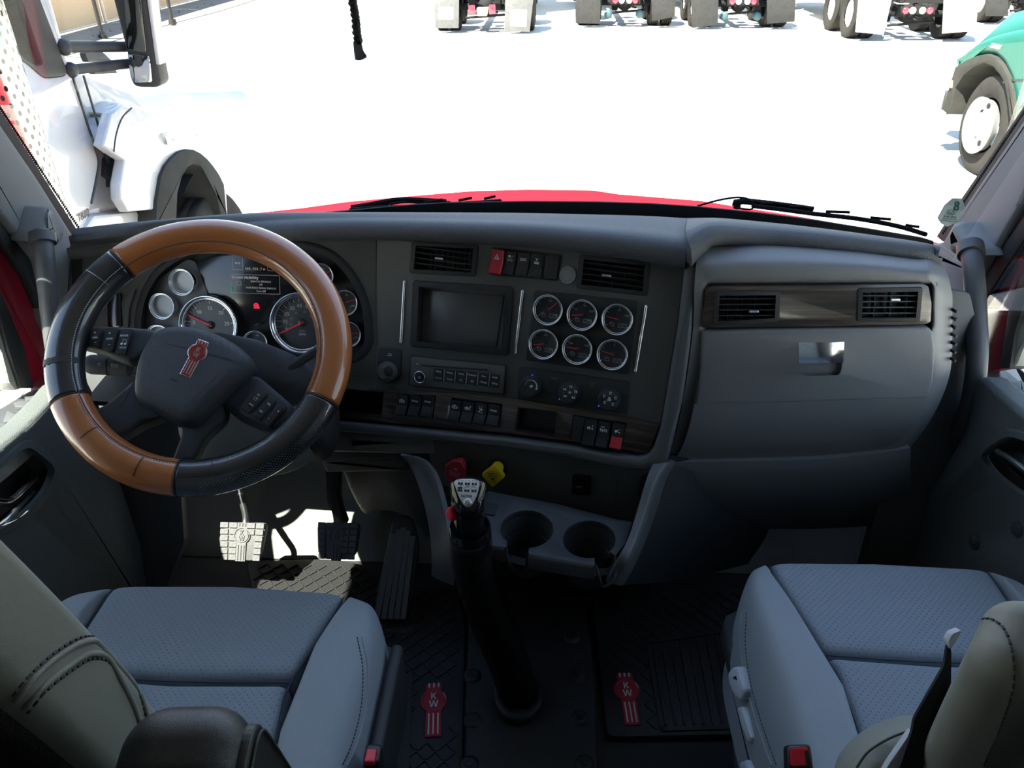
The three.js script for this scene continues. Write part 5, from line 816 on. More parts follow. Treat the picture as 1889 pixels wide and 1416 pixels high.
  for (let i = 0; i < 7; i++) part('side_slot', rbox(0.004, 0.006, 0.02, 0.001, 1), M.black, dash, Cf.at(1760 - i * 0.6, 572 + i * 15, -0.024));
  part('knee_bolster', net(Cf, [[[1230, 853, -0.035], [1400, 850, -0.035], [1500, 847, -0.035], [1600, 838, -0.035], [1680, 826, -0.045]], [[1222, 875, -0.045], [1400, 872, -0.045], [1500, 870, -0.045], [1600, 862, -0.045], [1680, 850, -0.055]], [[1205, 920, -0.09], [1400, 920, -0.09], [1500, 920, -0.09], [1600, 915, -0.09], [1680, 900, -0.1]], [[1190, 975, -0.2], [1400, 975, -0.2], [1500, 975, -0.2], [1600, 970, -0.2], [1680, 960, -0.21]]], 24, 20, 0.01), M.grey, dash);
}

// ---------- lower centre console ----------
const zc_ = (l) => l.map(([x, y]) => [740 + x * 0.2825, 800 + y * 0.2825]);
const net3 = (rows, nu, nv, thick) => sheet(fine(rows.map((r) => r.map(([x, y, z]) => atD(x, y, z))), nu, nv), thick);
const D = Frame.lean(B.hit(1000, 850, -0.03), 12, 8);
{
  const t = thing('centre_console', 'dark grey centre console with two cup holders under the dashboard', 'console', V(0.05, FLOOR, -1.25)), Y = flat(1.60), Y0 = Y.O.y;
  slab('control_panel', D, [[785, 800], [1000, 830], [1200, 868], [1190, 900], [1165, 962], [1135, 958], [1022, 929], [938, 914], [892, 905], [812, 896], [793, 850]], M.face, t, { depth: 0.02, bevel: 0.003, r: 0.006 });
  const ring = (cx, cy, a0, a1) => Array.from({ length: 22 }, (_, i) => { const a = R(lerp(a0, a1, i / 21)); return [cx + 48.5 * Math.cos(a), cy + 34.5 * Math.sin(a)]; });
  slab('tray_top', Y, [[868, 897], [892, 903], [938, 912], [1022, 927], [1135, 956], [1166, 962], [1155, 1000], [1136, 1024], ...ring(1087, 994, 41, -282), [1098, 1042], [1060, 1036], [974, 1021], ...ring(972, 975, 86, -222), [934, 1009], [908, 1005], [906, 970]], M.console, t, { depth: 0.012, bevel: 0.002, r: 0 });
  for (const [x, y] of [[972, 975], [1087, 994]]) { const [a, b] = Y.uv(x, y), rr = Math.abs(Y.uv(x + 48.5, y)[0] - a) * 1.005, c = part('cup_holder', new THREE.CylinderGeometry(rr, rr * 0.88, 0.05, 36, 1, true).rotateX(Math.PI / 2), M.dark, t, Y.M(a, b, -0.035)); c.material = CUP; part('cup_step', lathe([[rr * 0.82, -0.004], [rr * 0.82, 0.0], [rr * 0.9, 0.0]], 36), M.dark, c, Y.M(a, b, -0.045)); part('cup_floor', lathe([[0, 0], [rr * 0.86, 0]], 30), M.black, c, Y.M(a, b, -0.085)); part('cup_wall', new THREE.CylinderGeometry(rr * 0.82, rr * 0.8, 0.045, 36, 1, true).rotateX(Math.PI / 2), CUP, c, Y.M(a, b, -0.065)); }
  // front lip in two pieces with the slots between
  const lip = (pts, dep = 0.03) => { const f = pts.map(([x, y]) => Y.hit(x, y)); return sheet([f, f.map((p) => p.clone().add(V(0, -0.006, 0.006))), f.map((p) => p.clone().add(V(0, -dep, 0.004)))], 0.01); };
  part('front_lip', lip([[908, 1005], [915, 1006], [925, 1008], [934, 1009]]), M.bezel, t);
  part('front_lip', lip([[974, 1021], [1015, 1029], [1060, 1036], [1098, 1042]]), M.bezel, t);
  for (const l of [[[934, 1009], [936, 1030], [950, 1052], [966, 1054], [974, 1021]], [[1098, 1042], [1106, 1066], [1112, 1082], [1132, 1070], [1136, 1024]]]) part('slot_edge', tube(l.map(([x, y], i) => i === 0 || i === 4 ? Y.hit(x, y, 0.001) : onZ(Y.hit(...l[0]).z + 0.008)(x, y)), 0.0028, 30, 6), M.dark, t);
  // body below the lip, tucking back to the floor
  const fr = [[908, 1003], [935, 1011], [974, 1021], [1060, 1036], [1136, 1034], [1165, 1010]].map(([x, y]) => Y.hit(x, y)), ft = [[890, 1084], [930, 1088], [974, 1092], [1060, 1096], [1130, 1090], [1190, 1060]].map(([x, y]) => onY(1.16)(x, y));
  part('console_body', sheet(fine([fr.map((p) => p.clone().add(V(0, -0.03, 0.0))), fr.map((p, i) => p.clone().lerp(ft[i], 0.22).add(V(0, -0.01, 0))), fr.map((p, i) => p.clone().lerp(ft[i], 0.6).add(V(0, -0.05, -0.05))), ft], 24, 16), 0.012), M.console, t);
  // pale strips that run down either side
  part('side_strip', net3([[[738, 840, 1.50], [762, 841, 1.49], [784, 850, 1.47]], [[755, 856, 1.50], [775, 858, 1.48], [800, 874, 1.45]], [[775, 905, 1.48], [795, 905, 1.46], [815, 925, 1.42]], [[790, 965, 1.46], [808, 962, 1.43], [826, 975, 1.38]], [[796, 1020, 1.48], [814, 1020, 1.43], [833, 1020, 1.38]], [[796, 1062, 1.56], [816, 1072, 1.52], [838, 1080, 1.48]]], 12, 30, 0.01), M.bezel, t);
  part('side_strip', net3([[[1204, 856, 1.40], [1226, 853, 1.40], [1246, 850, 1.42]], [[1192, 885, 1.38], [1210, 885, 1.38], [1228, 890, 1.42]], [[1176, 940, 1.36], [1192, 940, 1.36], [1208, 950, 1.41]], [[1160, 990, 1.33], [1174, 995, 1.33], [1188, 1005, 1.40]], [[1144, 1024, 1.31], [1157, 1034, 1.31], [1170, 1045, 1.38]], [[1120, 1075, 1.33], [1136, 1078, 1.34], [1150, 1080, 1.42]]], 12, 30, 0.01), M.bezel, t);
  part('kick_panel', net3([[[1240, 860, 1.43], [1300, 870, 1.55], [1420, 880, 1.7]], [[1205, 960, 1.43], [1300, 965, 1.6], [1420, 970, 1.75]], [[1150, 1078, 1.46], [1250, 1070, 1.68], [1380, 1040, 1.85]]], 12, 12, 0.01), M.console, dash);
  slab('power_outlet', D, zc_([[1115, 275], [1240, 286], [1230, 408], [1110, 396]]), M.gloss, t, { depth: 0.012, bevel: 0.003, off: 0.009, r: 0.004 });
  slab('outlet_mark', D, zc_([[1140, 340], [1180, 344], [1180, 352], [1140, 348]]), M.satin, t, { depth: 0.001, bevel: 0, off: 0.0095, r: 0.0005 });
  slab('trim_line', D, zc_([[1412, 305], [1420, 306], [1395, 470], [1370, 480], [1372, 474], [1390, 464]]), M.console, t, { depth: 0.003, bevel: 0.0005, off: 0.002, r: 0.001 });
  slab('coat_hook', D, zc_([[1570, 290], [1600, 280], [1590, 320], [1565, 410], [1540, 408], [1555, 330]]), M.black, t, { depth: 0.012, bevel: 0.003, off: 0.015, r: 0.003 });
  slab('storage_slot', Y, [[893, 925], [918, 929], [912, 950], [890, 946]], M.black, t, { depth: 0.003, bevel: 0, off: 0.0025, r: 0.004 });
  // under-dash pieces on the driver's side
  const U = Frame.from(onZ(-1.40)(700, 860), V(0, 0, 1), V(0, 1, 0));
  slab('under_dash_strip', U, [[590, 846], [742, 838], [752, 842], [754, 872], [742, 872], [600, 874]], M.shroud, dash, { depth: 0.05, bevel: 0.012, seg: 3, r: 0.006 });
  const Hf = Frame.from(onZ(-1.47)(720, 900), V(0, 0.1, 1), V(0, 1, 0));
  slab('heater_box', Hf, [[622, 850], [720, 850], [815, 850], [815, 1000], [800, 1060], [780, 985], [740, 950], [700, 943], [672, 957], [655, 930], [640, 900]], M.bezel, dash, { depth: 0.1, bevel: 0.016, seg: 5, r: 0.03 });
  // pull knobs
  const knob = (n, label, q, off, m, c0) => { const k = slab(n, D, q, m, t, { depth: 0.009, bevel: 0.0025, seg: 3, off, uvoff: off, r: n === 'brake_knob' ? 0.005 : 0.001, label }); part('shaft', rod(D.hit(...c0, 0), D.hit(...c0, off - 0.006), 0.012, 18), m, k); part('collar', lathe([[0.014, 0.004], [0.019, 0.003], [0.021, 0]], 24), M.black, k, D.at(...c0, 0.0)); return k; };
  const oct = Array.from({ length: 8 }, (_, i) => { const a = R(22.5 + i * 45 + 8); return [839 + 20.5 * Math.cos(a), 870 + 21.5 * Math.sin(a)]; });
  const c1 = D.hit(839, 870, 0.036), c2 = D.hit(909, 878, 0.036), root = (c) => { const p = c.clone().addScaledVector(D.n, -0.036), v = p.clone().applyMatrix4(camera.matrixWorldInverse); return [CX + FOCAL * v.x / -v.z, CY - FOCAL * v.y / -v.z]; };
  camera.updateMatrixWorld();
  const rk = knob('air_supply_knob', 'red octagonal pull knob', oct, 0.036, M.redknob, root(c1)), yk = knob('brake_knob', 'yellow diamond pull knob', [[913, 856], [931, 880], [908, 900], [887, 876]], 0.036, M.yellow, root(c2));
  print('lettering', 'trailer', 36, 36, (c, w) => { c.translate(18, 18); c.rotate(Math.PI + 0.25); c.font = 'bold 5.4px sans-serif'; c.fillText('TRAILER', 0, -8); c.fillText('AIR SUPPLY', 0, -2.5); c.fillRect(-4, 6, 8, 4); c.font = '2.8px sans-serif'; c.fillText('PUSH TO SUPPLY', 0, 2.4); c.fillText('PULL TO EVACUATE', 0, -13); }, 'white', rk, D.at(839, 870, 0.0364), { k: 0.9 }).material = INK.pale;
  print('lettering', 'parking', 40, 40, (c) => { c.translate(20, 20); c.font = 'bold 6px serif'; c.fillText('PARKING', 0, -6); c.fillText('BRAKE', 0, 0); c.fillRect(-5, 5, 8, 3.4); c.beginPath(); c.arc(3, 9, 2, 0, 7); c.fill(); c.font = '2.8px sans-serif'; c.fillText('PUSH TO RELEASE', 0, -12); c.fillText('PULL TO APPLY', 0, 14); }, 'black', yk, D.at(909, 878, 0.0364), { k: 0.9 });
}
// ---------- steering wheel, column and stalks ----------
const Wc = atD(374.5, 647, 1.232), Wn = V(Math.sin(R(13)) * Math.cos(R(49.5)), Math.sin(R(49.5)), Math.cos(R(13)) * Math.cos(R(49.5))), Wf = Frame.from(Wc, Wn, V(0, 1, 0));
{
  const t = thing('steering_wheel', 'steering wheel in a tan and black stitched cover, turned slightly right', 'steering wheel', Wc);
  const RM = 0.206, RT = 0.0275, ang = (x, y) => { const [a, b] = Wf.uv(x, y, 0.01); return Math.atan2(b, a); };
  const P = (phi, psi, r = RT, k = 1) => { const er = Wf.u.clone().multiplyScalar(Math.cos(phi)).addScaledVector(Wf.v, Math.sin(phi)); return Wc.clone().addScaledVector(er, RM + r * 1.04 * Math.cos(psi)).addScaledVector(Wf.n, r * 0.96 * Math.sin(psi)); };
  const seg = (a, b, n) => { if (b < a) b += 2 * Math.PI; const rows = []; for (let i = 0; i <= n; i++) { const ph = lerp(a, b, i / n); rows.push(Array.from({ length: 28 }, (_, j) => P(ph, -j / 28 * 2 * Math.PI, RT))); } return loft(rows); };
  const c = [ang(612, 745), ang(226, 487), ang(118, 738), ang(326, 885)];
  const parts = [['rim_cover', c[0], c[1], M.tan, 90, 'tan leather section over the top of the rim'], ['rim_cover', c[1], c[2], M.blackskin, 40, 'black leather section at the left of the rim'], ['rim_cover', c[2], c[3], M.tan, 50, 'tan leather section at the lower left of the rim'], ['rim_cover', c[3], c[0], M.blackskin, 60, 'black perforated leather section at the lower right']];
  parts.forEach(([n, a, b, m, k, l], i) => {
    const s = part(n, seg(a, b, k), m, t, I4, l), e = b < a ? b + 2 * Math.PI : b;
    // stitches along the inner face
    const st = []; for (let ph = a + 0.02; ph < e - 0.02; ph += 0.021) st.push(rod(P(ph, R(128), RT + 0.0005), P(ph + 0.012, R(128), RT + 0.0005), 0.00085, 5)); const sm = part('stitching', join(st), i % 2 ? M.thread : (i ? M.tanthread : M.tanthread), s); sm.userData.kind = 'stuff';
    part('cover_seam', join([tube(Array.from({ length: 40 }, (_, j) => P(lerp(a, e, j / 39), R(134), RT)), 0.0011, 100, 5)]), i % 2 ? M.dark : M.leatherEdge, s);
    part('section_edge', tube(Array.from({ length: 24 }, (_, j) => P(a, j / 24 * 2 * Math.PI, RT)), 0.0009, 48, 5, true), M.dark, s);
  });
  // perforated patches of the black sections, their gloss painted as pale dots
  const dots = []; for (const [a, b, p0, p1] of [[ang(330, 900) + 0.14, ang(330, 900) + 0.62, 10, 62], [ang(615, 760) - 0.72, ang(615, 760) - 0.12, 0, 58], [ang(100, 700) - 0.62, ang(100, 700) - 0.3, 5, 30]]) for (let ph = a, i = 0; ph < b; ph += 0.014, i++) for (let ps = p0 + (i % 2) * 5.5; ps < p1; ps += 11) dots.push([ph, R(ps)]);
  const im = new THREE.InstancedMesh(new THREE.SphereGeometry(0.00075, 6, 4), M.perfdot, dots.length), q = new THREE.Matrix4(), inv = new THREE.Matrix4().makeTranslation(...Wc.clone().negate()); dots.forEach(([a, b], i) => im.setMatrixAt(i, q.copy(inv).multiply(new THREE.Matrix4().setPosition(P(a, b, RT))))); im.name = 'perforation'; im.userData.kind = 'stuff'; t.add(im);
  // worn places in the cover
  const wrap = (x, y, w, p0, p1, r, n = 12) => { const a = ang(x, y); return sheet(Array.from({ length: n }, (_, i) => [-1, 0, 1].map((s) => P(a + s * w * (0.5 + 0.5 * Math.sin(i * 1.7) ** 2), R(lerp(p0, p1, i / (n - 1))), r))), 0.0004); };
  part('repair_tape', wrap(130, 668, 0.03, 25, 150, RT + 0.0007), M.dark, t); part('crack', wrap(258, 868, 0.005, 60, 135, RT + 0.0005), M.black, t); part('crack', wrap(168, 803, 0.003, 70, 130, RT + 0.0005), M.black, t); part('crack', wrap(186, 518, 0.003, 45, 140, RT + 0.0005), M.thread, t); part('crack', wrap(396, 872, 0.003, 70, 140, RT + 0.0005), M.dark, t);
  // spokes, airbag pad and badge
  const zw = (l) => l.map(([x, y]) => [60 + x * 0.3954, 380 + y * 0.3954]);
  const spoke = (p, off = -0.004, d = 0.03) => slab('spoke', Wf, zw(p), M.hub, t, { depth: d, bevel: 0.01, seg: 4, off, uvoff: off, r: 0.012 });
  spoke([[200, 560], [300, 552], [560, 566], [600, 640], [480, 712], [440, 722], [268, 655], [190, 640]]);
  spoke([[240, 960], [330, 925], [430, 840], [470, 800], [620, 960], [600, 980], [500, 1015], [430, 1062], [350, 1095], [300, 1060]], -0.008);
  spoke([[640, 960], [900, 900], [900, 985], [800, 1075], [745, 1190], [640, 1190], [700, 1040]], -0.008);
  spoke([[860, 900], [960, 780], [1050, 785], [1225, 935], [1215, 990], [1110, 1055], [950, 980]]);
  const hub = slab('airbag_pad', Wf, zw([[555, 575], [620, 548], [730, 545], [850, 580], [960, 640], [1040, 720], [1000, 790], [870, 900], [770, 1000], [710, 1022], [600, 972], [480, 905], [458, 850], [475, 720], [510, 640]]), M.hub, t, { depth: 0.06, bevel: 0.026, seg: 6, off: 0.028, uvoff: 0.02, r: 0.03 });
  const e0 = Wf.uv(342, 690, 0.03), e1 = Wf.uv(374, 630, 0.03), sp = Math.atan2(e1[1] - e0[1], e1[0] - e0[0]) - Math.PI / 2;
  emblem(hub, Wf.M((e0[0] + e1[0]) / 2, (e0[1] + e1[1]) / 2, 0.0272, sp), 0.06, M.enamel, M.satin, 1, M.chrome);
  const rim = new THREE.Shape();
  part('mark', rbox(0.012, 0.002, 0.001, 0.0005, 1), M.dark, hub, Wf.at(321, 700, 0.0285, R(-30)));
  // buttons
  const btn = (l, s, inkName = 'white') => { const p = l, b = slab('button', Wf, p, M.dark, t, { depth: 0.01, bevel: 0.002, off: 0.002, r: 0.003 }), c0 = [0, 1].map((i) => p.reduce((a, q) => a + q[i], 0) / p.length), u0 = Wf.uv(...p[0]), u1 = Wf.uv(...p[1]); if (s) print('symbol', ...s, inkName, b, Wf.at(...c0, 0.0024, Math.atan2(u1[1] - u0[1], u1[0] - u0[0])), { k: 0.9 }); return b; };
  btn([[169.6, 607], [186, 605], [180, 640], [165, 636]], ['vol', 12, 26, (c) => { c.font = 'bold 8px sans-serif'; c.fillText('+', 6, 4); c.fillText('–', 6, 22); c.font = 'bold 5px sans-serif'; c.fillText('VOL', 6, 13); }]);
  btn([[194, 604.5], [218, 603], [207.5, 647], [187.5, 642]], ['seek', 16, 30, (c) => { c.font = 'bold 8px sans-serif'; c.fillText('+', 8, 5); c.fillText('–', 8, 26); c.font = 'bold 5px sans-serif'; c.fillText('SEEK', 8, 15); }]);
  btn([[223, 605.5], [245, 605.5], [231, 654], [213, 651]], ['mute', 16, 30, (c) => { c.font = 'bold 5px sans-serif'; c.fillText('MUTE', 8, 4); c.beginPath(); c.arc(5, 20, 2, 0, 7); c.arc(11, 20, 2, 0, 7); c.fill(); line(c, [6.8, 20], [6.8, 12], [12.8, 12], [12.8, 20]); c.font = '4px sans-serif'; c.fillText('MODE', 8, 27); }]);
  const rp = slab('button_panel', Wf, zw([[1045, 795], [1190, 940], [1105, 1038], [965, 968], [970, 930]]), M.face, t, { depth: 0.012, bevel: 0.003, off: 0.0, r: 0.006 }); rp.material = M.console;
  for (const [p, s] of [[[[1060, 848], [1102, 874], [1008, 968], [972, 942]], ['cruise', 10, 30, (c) => { c.beginPath(); c.arc(5, 11, 3.2, 0, 7); c.stroke(); line(c, [5, 11], [7, 9]); c.font = 'bold 3.6px sans-serif'; c.fillText('CNCL', 5, 24); c.fillText('DR', 5, 3); }]], [[[1112, 882], [1140, 908], [1062, 1000], [1028, 976]], ['set', 10, 30, (c) => { c.font = 'bold 4px sans-serif'; c.fillText('ON', 5, 6); c.fillText('SET', 5, 24); }]], [[[1148, 916], [1172, 944], [1106, 1028], [1080, 1006]], ['pm', 10, 30, (c) => { c.font = 'bold 7px sans-serif'; c.fillText('+', 5, 5); c.fillText('–', 5, 25); }]]]) { const b = btn(zw(p), s); b.position.addScaledVector(Wf.n, 0.002); }

  // column
  const col = thing('steering_column', 'steering column with grey lower shroud and control stalks behind the wheel', 'steering column', Wc.clone().addScaledVector(Wn, -0.2)), ax = (s, a = 0, b = 0) => Wc.clone().addScaledVector(Wn, -s).addScaledVector(Wf.u, a).addScaledVector(Wf.v, b);
  const ringAt = (s, rx, ry, cx = 0, cy = 0, n = 28, pw = 0.8) => Array.from({ length: n }, (_, i) => { const a = i / n * 2 * Math.PI, f = (v) => Math.sign(v) * Math.abs(v) ** pw; return ax(s, cx + rx * f(Math.cos(a)), cy + ry * f(Math.sin(a))); });
  part('upper_shroud', loft([ringAt(0.046, 0.05, 0.05), ringAt(0.055, 0.075, 0.05, 0.025, -0.008), ringAt(0.08, 0.10, 0.045, 0.045, -0.018), ringAt(0.14, 0.105, 0.05, 0.05, -0.02), ringAt(0.2, 0.10, 0.07, 0.02)]), M.hub, col);
  part('lower_shroud', loft([ringAt(0.13, 0.06, 0.05, 0.02, -0.02), ringAt(0.15, 0.10, 0.085, 0.02, -0.03), ringAt(0.20, 0.125, 0.10, 0.03, -0.045), ringAt(0.27, 0.13, 0.105, 0.035, -0.05), ringAt(0.34, 0.12, 0.1, 0.03, -0.04), ringAt(0.42, 0.09, 0.08, 0.02, 0.0)]), M.shroud, col);
  const boot = part('column_boot', loft([ringAt(0.19, 0.03, 0.05, 0.12, -0.02), ringAt(0.22, 0.045, 0.09, 0.135, -0.03), ringAt(0.3, 0.05, 0.1, 0.135, -0.03), ringAt(0.36, 0.03, 0.07, 0.13, -0.01)]), M.dark, col);
  const zst = Frame.from(ax(0.075), Wn, V(0, 1, 0)), s1 = zst.hit(240, 676), s2 = zst.hit(172, 672);
  const stalk = part('signal_stalk', join([rod(s1, s2, 0.0165, 20), new THREE.SphereGeometry(0.0165, 18, 10).translate(...s2)]), M.gloss, col); stalk.material = M.dark;
  part('stalk_ring', rod(s1.clone().lerp(s2, 0.55), s1.clone().lerp(s2, 0.58), 0.0172, 20), M.black, stalk);
  const face = (k) => { const p = s1.clone().lerp(s2, k), n = camera.position.clone().sub(p), d = s2.clone().sub(s1).normalize(); n.addScaledVector(d, -n.dot(d)).normalize(); const u = d.clone().negate(); return new THREE.Matrix4().makeBasis(u, n.clone().cross(u), n).setPosition(p.addScaledVector(n, 0.0172)); };
  print('symbol', 'wash', 16, 12, (c) => { for (const x of [4, 10]) { c.beginPath(); c.moveTo(x - 2, 4); c.lineTo(x + 3, 4); c.lineTo(x + 1.6, 8); c.lineTo(x - 0.6, 8); c.closePath(); c.stroke(); } line(c, [2, 2], [4, 3]); }, 'white', stalk, face(0.3));
  print('symbol', 'wipe', 12, 12, (c) => { c.beginPath(); c.moveTo(3, 4); c.lineTo(9, 4); c.lineTo(7, 8); c.lineTo(5, 8); c.closePath(); c.stroke(); line(c, [6, 2], [6, 6]); }, 'dim', stalk, face(0.72));
  part('tilt_lever', capped([zst.hit(520, 690), zst.hit(551, 668), zst.hit(590, 643)], 0.008, 20, 10), M.dark, col);
}
// ---------- pedals ----------
const between = (p0, p1) => { const v = p1.clone().sub(p0).normalize(), u = V(1, 0, 0), n = u.clone().cross(v).normalize(); return new Frame(p0, u, v, n); };
{
  const pad = (label, name, px, ec, m, arm) => {
    const O = onY(1.31)(...ec), F = Frame.from(O, V(0, 0.62, 0.78), V(0, 1, 0)), t = thing(name, label, 'pedal', O);
    const p = slab('pad', F, px, m, t, { depth: 0.018, bevel: 0.003, seg: 2, off: 0, r: 0.012 });
    emblem(p, F.at(ec[0], ec[1] + 1, 0), 0.088, m, m, 1.2);
    const ab = px.map((q) => F.uv(...q)), ax = ab.map((q) => q[0]), ay = ab.map((q) => q[1]), x0 = Math.min(...ax), x1 = Math.max(...ax), y0 = Math.min(...ay), y1 = Math.max(...ay), [ea, eb] = F.uv(...ec), nx = 5, ny = 6, w = (x1 - x0) / nx, h = (y1 - y0) / ny;
    for (let i = 0; i < nx; i++) for (let j = 0; j < ny; j++) { const k = 1 - 0.12 * (1 - (j + 0.5) / ny), cx = (x0 + x1) / 2 + (i + 0.5 - nx / 2) * w * k * 0.97, cy = y0 + (j + 0.5) * h; if (Math.abs(cx - ea) < w * 0.9 && Math.abs(cy - eb) < h * 2.6) continue; part('block', rbox(w * k * 0.9, h * 0.86, 0.005, 0.0012, 1), m, p, F.M(cx, cy, 0.001)); }
    arm(t, F);
  };
  pad('sunlit worn clutch pedal pad at the left of the pedals', 'clutch_pedal', [[419, 965], [487, 964], [490, 973], [479, 1024], [468, 1034], [414, 1033], [404, 1022], [403, 990]], [446, 998], M.pedal, (t, F) => part('arm', capped([F.hit(446, 985, -0.02), F.hit(453, 962, -0.03), F.hit(452, 945, -0.06), F.hit(446, 924, -0.10), F.hit(440, 895, -0.14)], 0.0075, 30, 10), M.satin, t));
  pad('dark rubber brake pedal pad on a black arm in the middle', 'brake_pedal', [[585, 966], [659, 964], [663, 973], [656, 1021], [644, 1032], [596, 1031], [586, 1020]], [622, 997], M.pedal, (t, F) => slab('arm', Frame.from(F.hit(620, 930, -0.05), V(0, 0.25, 0.97), V(0, 1, 0)), [[598, 850], [626, 850], [625, 920], [630, 945], [640, 972], [616, 972], [612, 945], [603, 930]], M.black, t, { depth: 0.03, bevel: 0.004, r: 0.01 }));
  const F = between(onY(1.19)(716, 1146), onY(1.37)(738, 953)), t = thing('accelerator_pedal', 'long ribbed accelerator pedal hinged at the floor', 'pedal', F.O);
  const p = slab('pad', F, [[714, 958], [724, 951], [740, 950], [752, 960], [763, 1004], [759, 1080], [748, 1147], [685, 1142], [690, 1090], [705, 1010]], M.matrub, t, { depth: 0.02, bevel: 0.004, seg: 3, r: 0.012 });
  for (let i = 0; i < 5; i++) { const s = (i + 0.5) / 5, bt = F.uv(lerp(687, 747, s), lerp(1138, 1143, s)), up = F.uv(lerp(714, 758, s), lerp(982, 990, s) - (i === 2 ? 14 : i === 1 || i === 3 ? 9 : 0)), d = [up[0] - bt[0], up[1] - bt[1]], l = Math.hypot(...d); part('rib', rbox(0.0125, l, 0.004, 0.001, 1), M.pedal, p, F.M((bt[0] + up[0]) / 2, (bt[1] + up[1]) / 2, 0.0015, Math.atan2(d[1], d[0]) - Math.PI / 2)); }
  slab('base_plate', flat(FLOOR + 0.02), [[682, 1150], [747, 1147], [764, 1116], [780, 1120], [766, 1160], [752, 1168], [682, 1160]], M.matrub, t, { depth: 0.016, bevel: 0.004, r: 0.01 });
}
// ---------- gear lever ----------
{
  const b0 = onY(FLOOR + 0.032)(957, 1284), t = thing('gear_lever', 'tall black gear lever with a silver shield top and red side switch', 'gear lever', V(b0.x, FLOOR, b0.z));
  const pts = [[957, 1284, 1.60], [944, 1236, 1.57], [914, 1160, 1.51], [885, 1085, 1.42], [868, 1025, 1.345], [866, 985, 1.30]].map((q) => atD(...q)), rr = [0.04, 0.042, 0.042, 0.0385, 0.0355, 0.0335], cv = new THREE.CatmullRomCurve3(pts), fr = cv.computeFrenetFrames(40), ring = (u, r, k) => Array.from({ length: 24 }, (_, j) => { const a = j / 24 * 2 * Math.PI; return cv.getPoint(u).addScaledVector(fr.normals[k], r * Math.cos(a)).addScaledVector(fr.binormals[k], r * Math.sin(a)); });
  const rings = []; for (let i = 0; i <= 40; i++) { const u = i / 40, q = u * 5, k = Math.min(4, Math.floor(q)); rings.push(ring(u, lerp(rr[k], rr[k + 1], q - k) + 0.0007 * Math.sin(i * 2.1), i)); }
  part('boot', loft(rings), M.boot, t);
  part('boot_collar', new THREE.TorusGeometry(0.05, 0.011, 10, 36).rotateX(Math.PI / 2).scale(0.86, 1, 1), M.matrub, t, new THREE.Matrix4().setPosition(b0));
  const top = cv.getPoint(1), dir = atD(862, 905, 1.235).sub(atD(868, 990, 1.305)).normalize(), m = (p, z = dir) => new THREE.Matrix4().compose(p, new THREE.Quaternion().setFromUnitVectors(V(0, 0, 1), z), V(1, 1, 1));
  part('boot_cup', soft(lathe([[0.0345, -0.03], [0.0345, 0.02], [0.0335, 0.0225], [0.0315, 0.021], [0.031, 0.0], [0.026, -0.01]], 36), 0.5), M.gloss, t, m(atD(868, 985, 1.305)));
  part('grip', soft(lathe([[0.0245, -0.01], [0.0265, 0.02], [0.026, 0.045], [0.0275, 0.075], [0.024, 0.085]], 32), 0.7), M.gloss, t, m(atD(867, 978, 1.30)));
  const hN = V(-0.02, 0.80, 0.62), HF = Frame.from(atD(863, 905, 1.225), hN, V(0, 1, -0.2));
  const head = slab('head', HF, [[827, 896], [832, 884], [848, 878.5], [863, 877], [879, 878.5], [893, 884], [898, 896], [894, 915], [889, 940], [876, 950], [852, 950], [838, 940], [831, 915]], M.gloss, t, { depth: 0.05, bevel: 0.012, seg: 6, off: 0.0, r: 0.008 });
  const pl = slab('shift_plate', HF, [[837, 890], [840, 884.5], [851, 882.5], [871, 882.5], [882.5, 885], [885, 891], [880, 913], [871, 930], [863, 935.5], [855, 931], [845, 913]], mat([0.56, 0.58, 0.57], { roughness: 0.38, metalness: 0.35 }), head, { depth: 0.005, bevel: 0.0015, off: 0.0025, r: 0.003 });
  for (const l of [[[831, 892], [835, 886], [838, 900], [845, 922], [843, 930], [835, 914]], [[896, 892], [890, 886], [888, 900], [881, 920], [882, 928], [891, 912]]]) slab('bright_insert', HF, l, M.chrome, head, { depth: 0.004, bevel: 0.0015, off: 0.002, r: 0.003 });
  part('button', lathe([[0, 0.002], [0.005, 0.0018], [0.0062, 0]], 20), M.satin, pl, HF.at(862.5, 926, 0.0026));
  print('shift_marks', 'shift', 40, 34, (c) => { for (let i = 0; i < 6; i++) { const x = 8 + (i % 3) * 12, y = 6 + Math.floor(i / 3) * 12; c.lineWidth = 0.5; if (i === 3) c.fillRect(x - 4, y - 4, 8, 8); else { c.strokeRect(x - 4, y - 4, 8, 8); c.fillRect(x - 4, y, 8, 4); } } line(c, [8, 10], [8, 14]); line(c, [8, 12], [32, 12]); line(c, [20, 10], [20, 14]); line(c, [32, 10], [32, 14]); c.font = 'bold 6px sans-serif'; c.fillText('EATON', 20, 29); c.globalCompositeOperation = 'source-over'; c.fillStyle = '#000'; c.font = 'bold 4.6px sans-serif'; c.fillText('LO', 8, 18.3); for (const [i, s] of [[0, '1'], [1, '3'], [2, '4'], [4, '2'], [5, '5']]) c.fillText(s, 8 + (i % 3) * 12, 8.2 + Math.floor(i / 3) * 12); }, 'black', pl, HF.at(861.5, 901.5, 0.0029), { k: 0.93, res: 8 });
  slab('range_switch', Frame.from(HF.hit(828, 948, -0.02), V(-0.35, 0.6, 0.72), V(0, 1, 0)), [[826, 934], [833, 934], [835, 955], [829, 962], [821, 952], [820, 943]], M.redbright, t, { depth: 0.02, bevel: 0.004, seg: 3, r: 0.004, label: 'red range switch' });
}
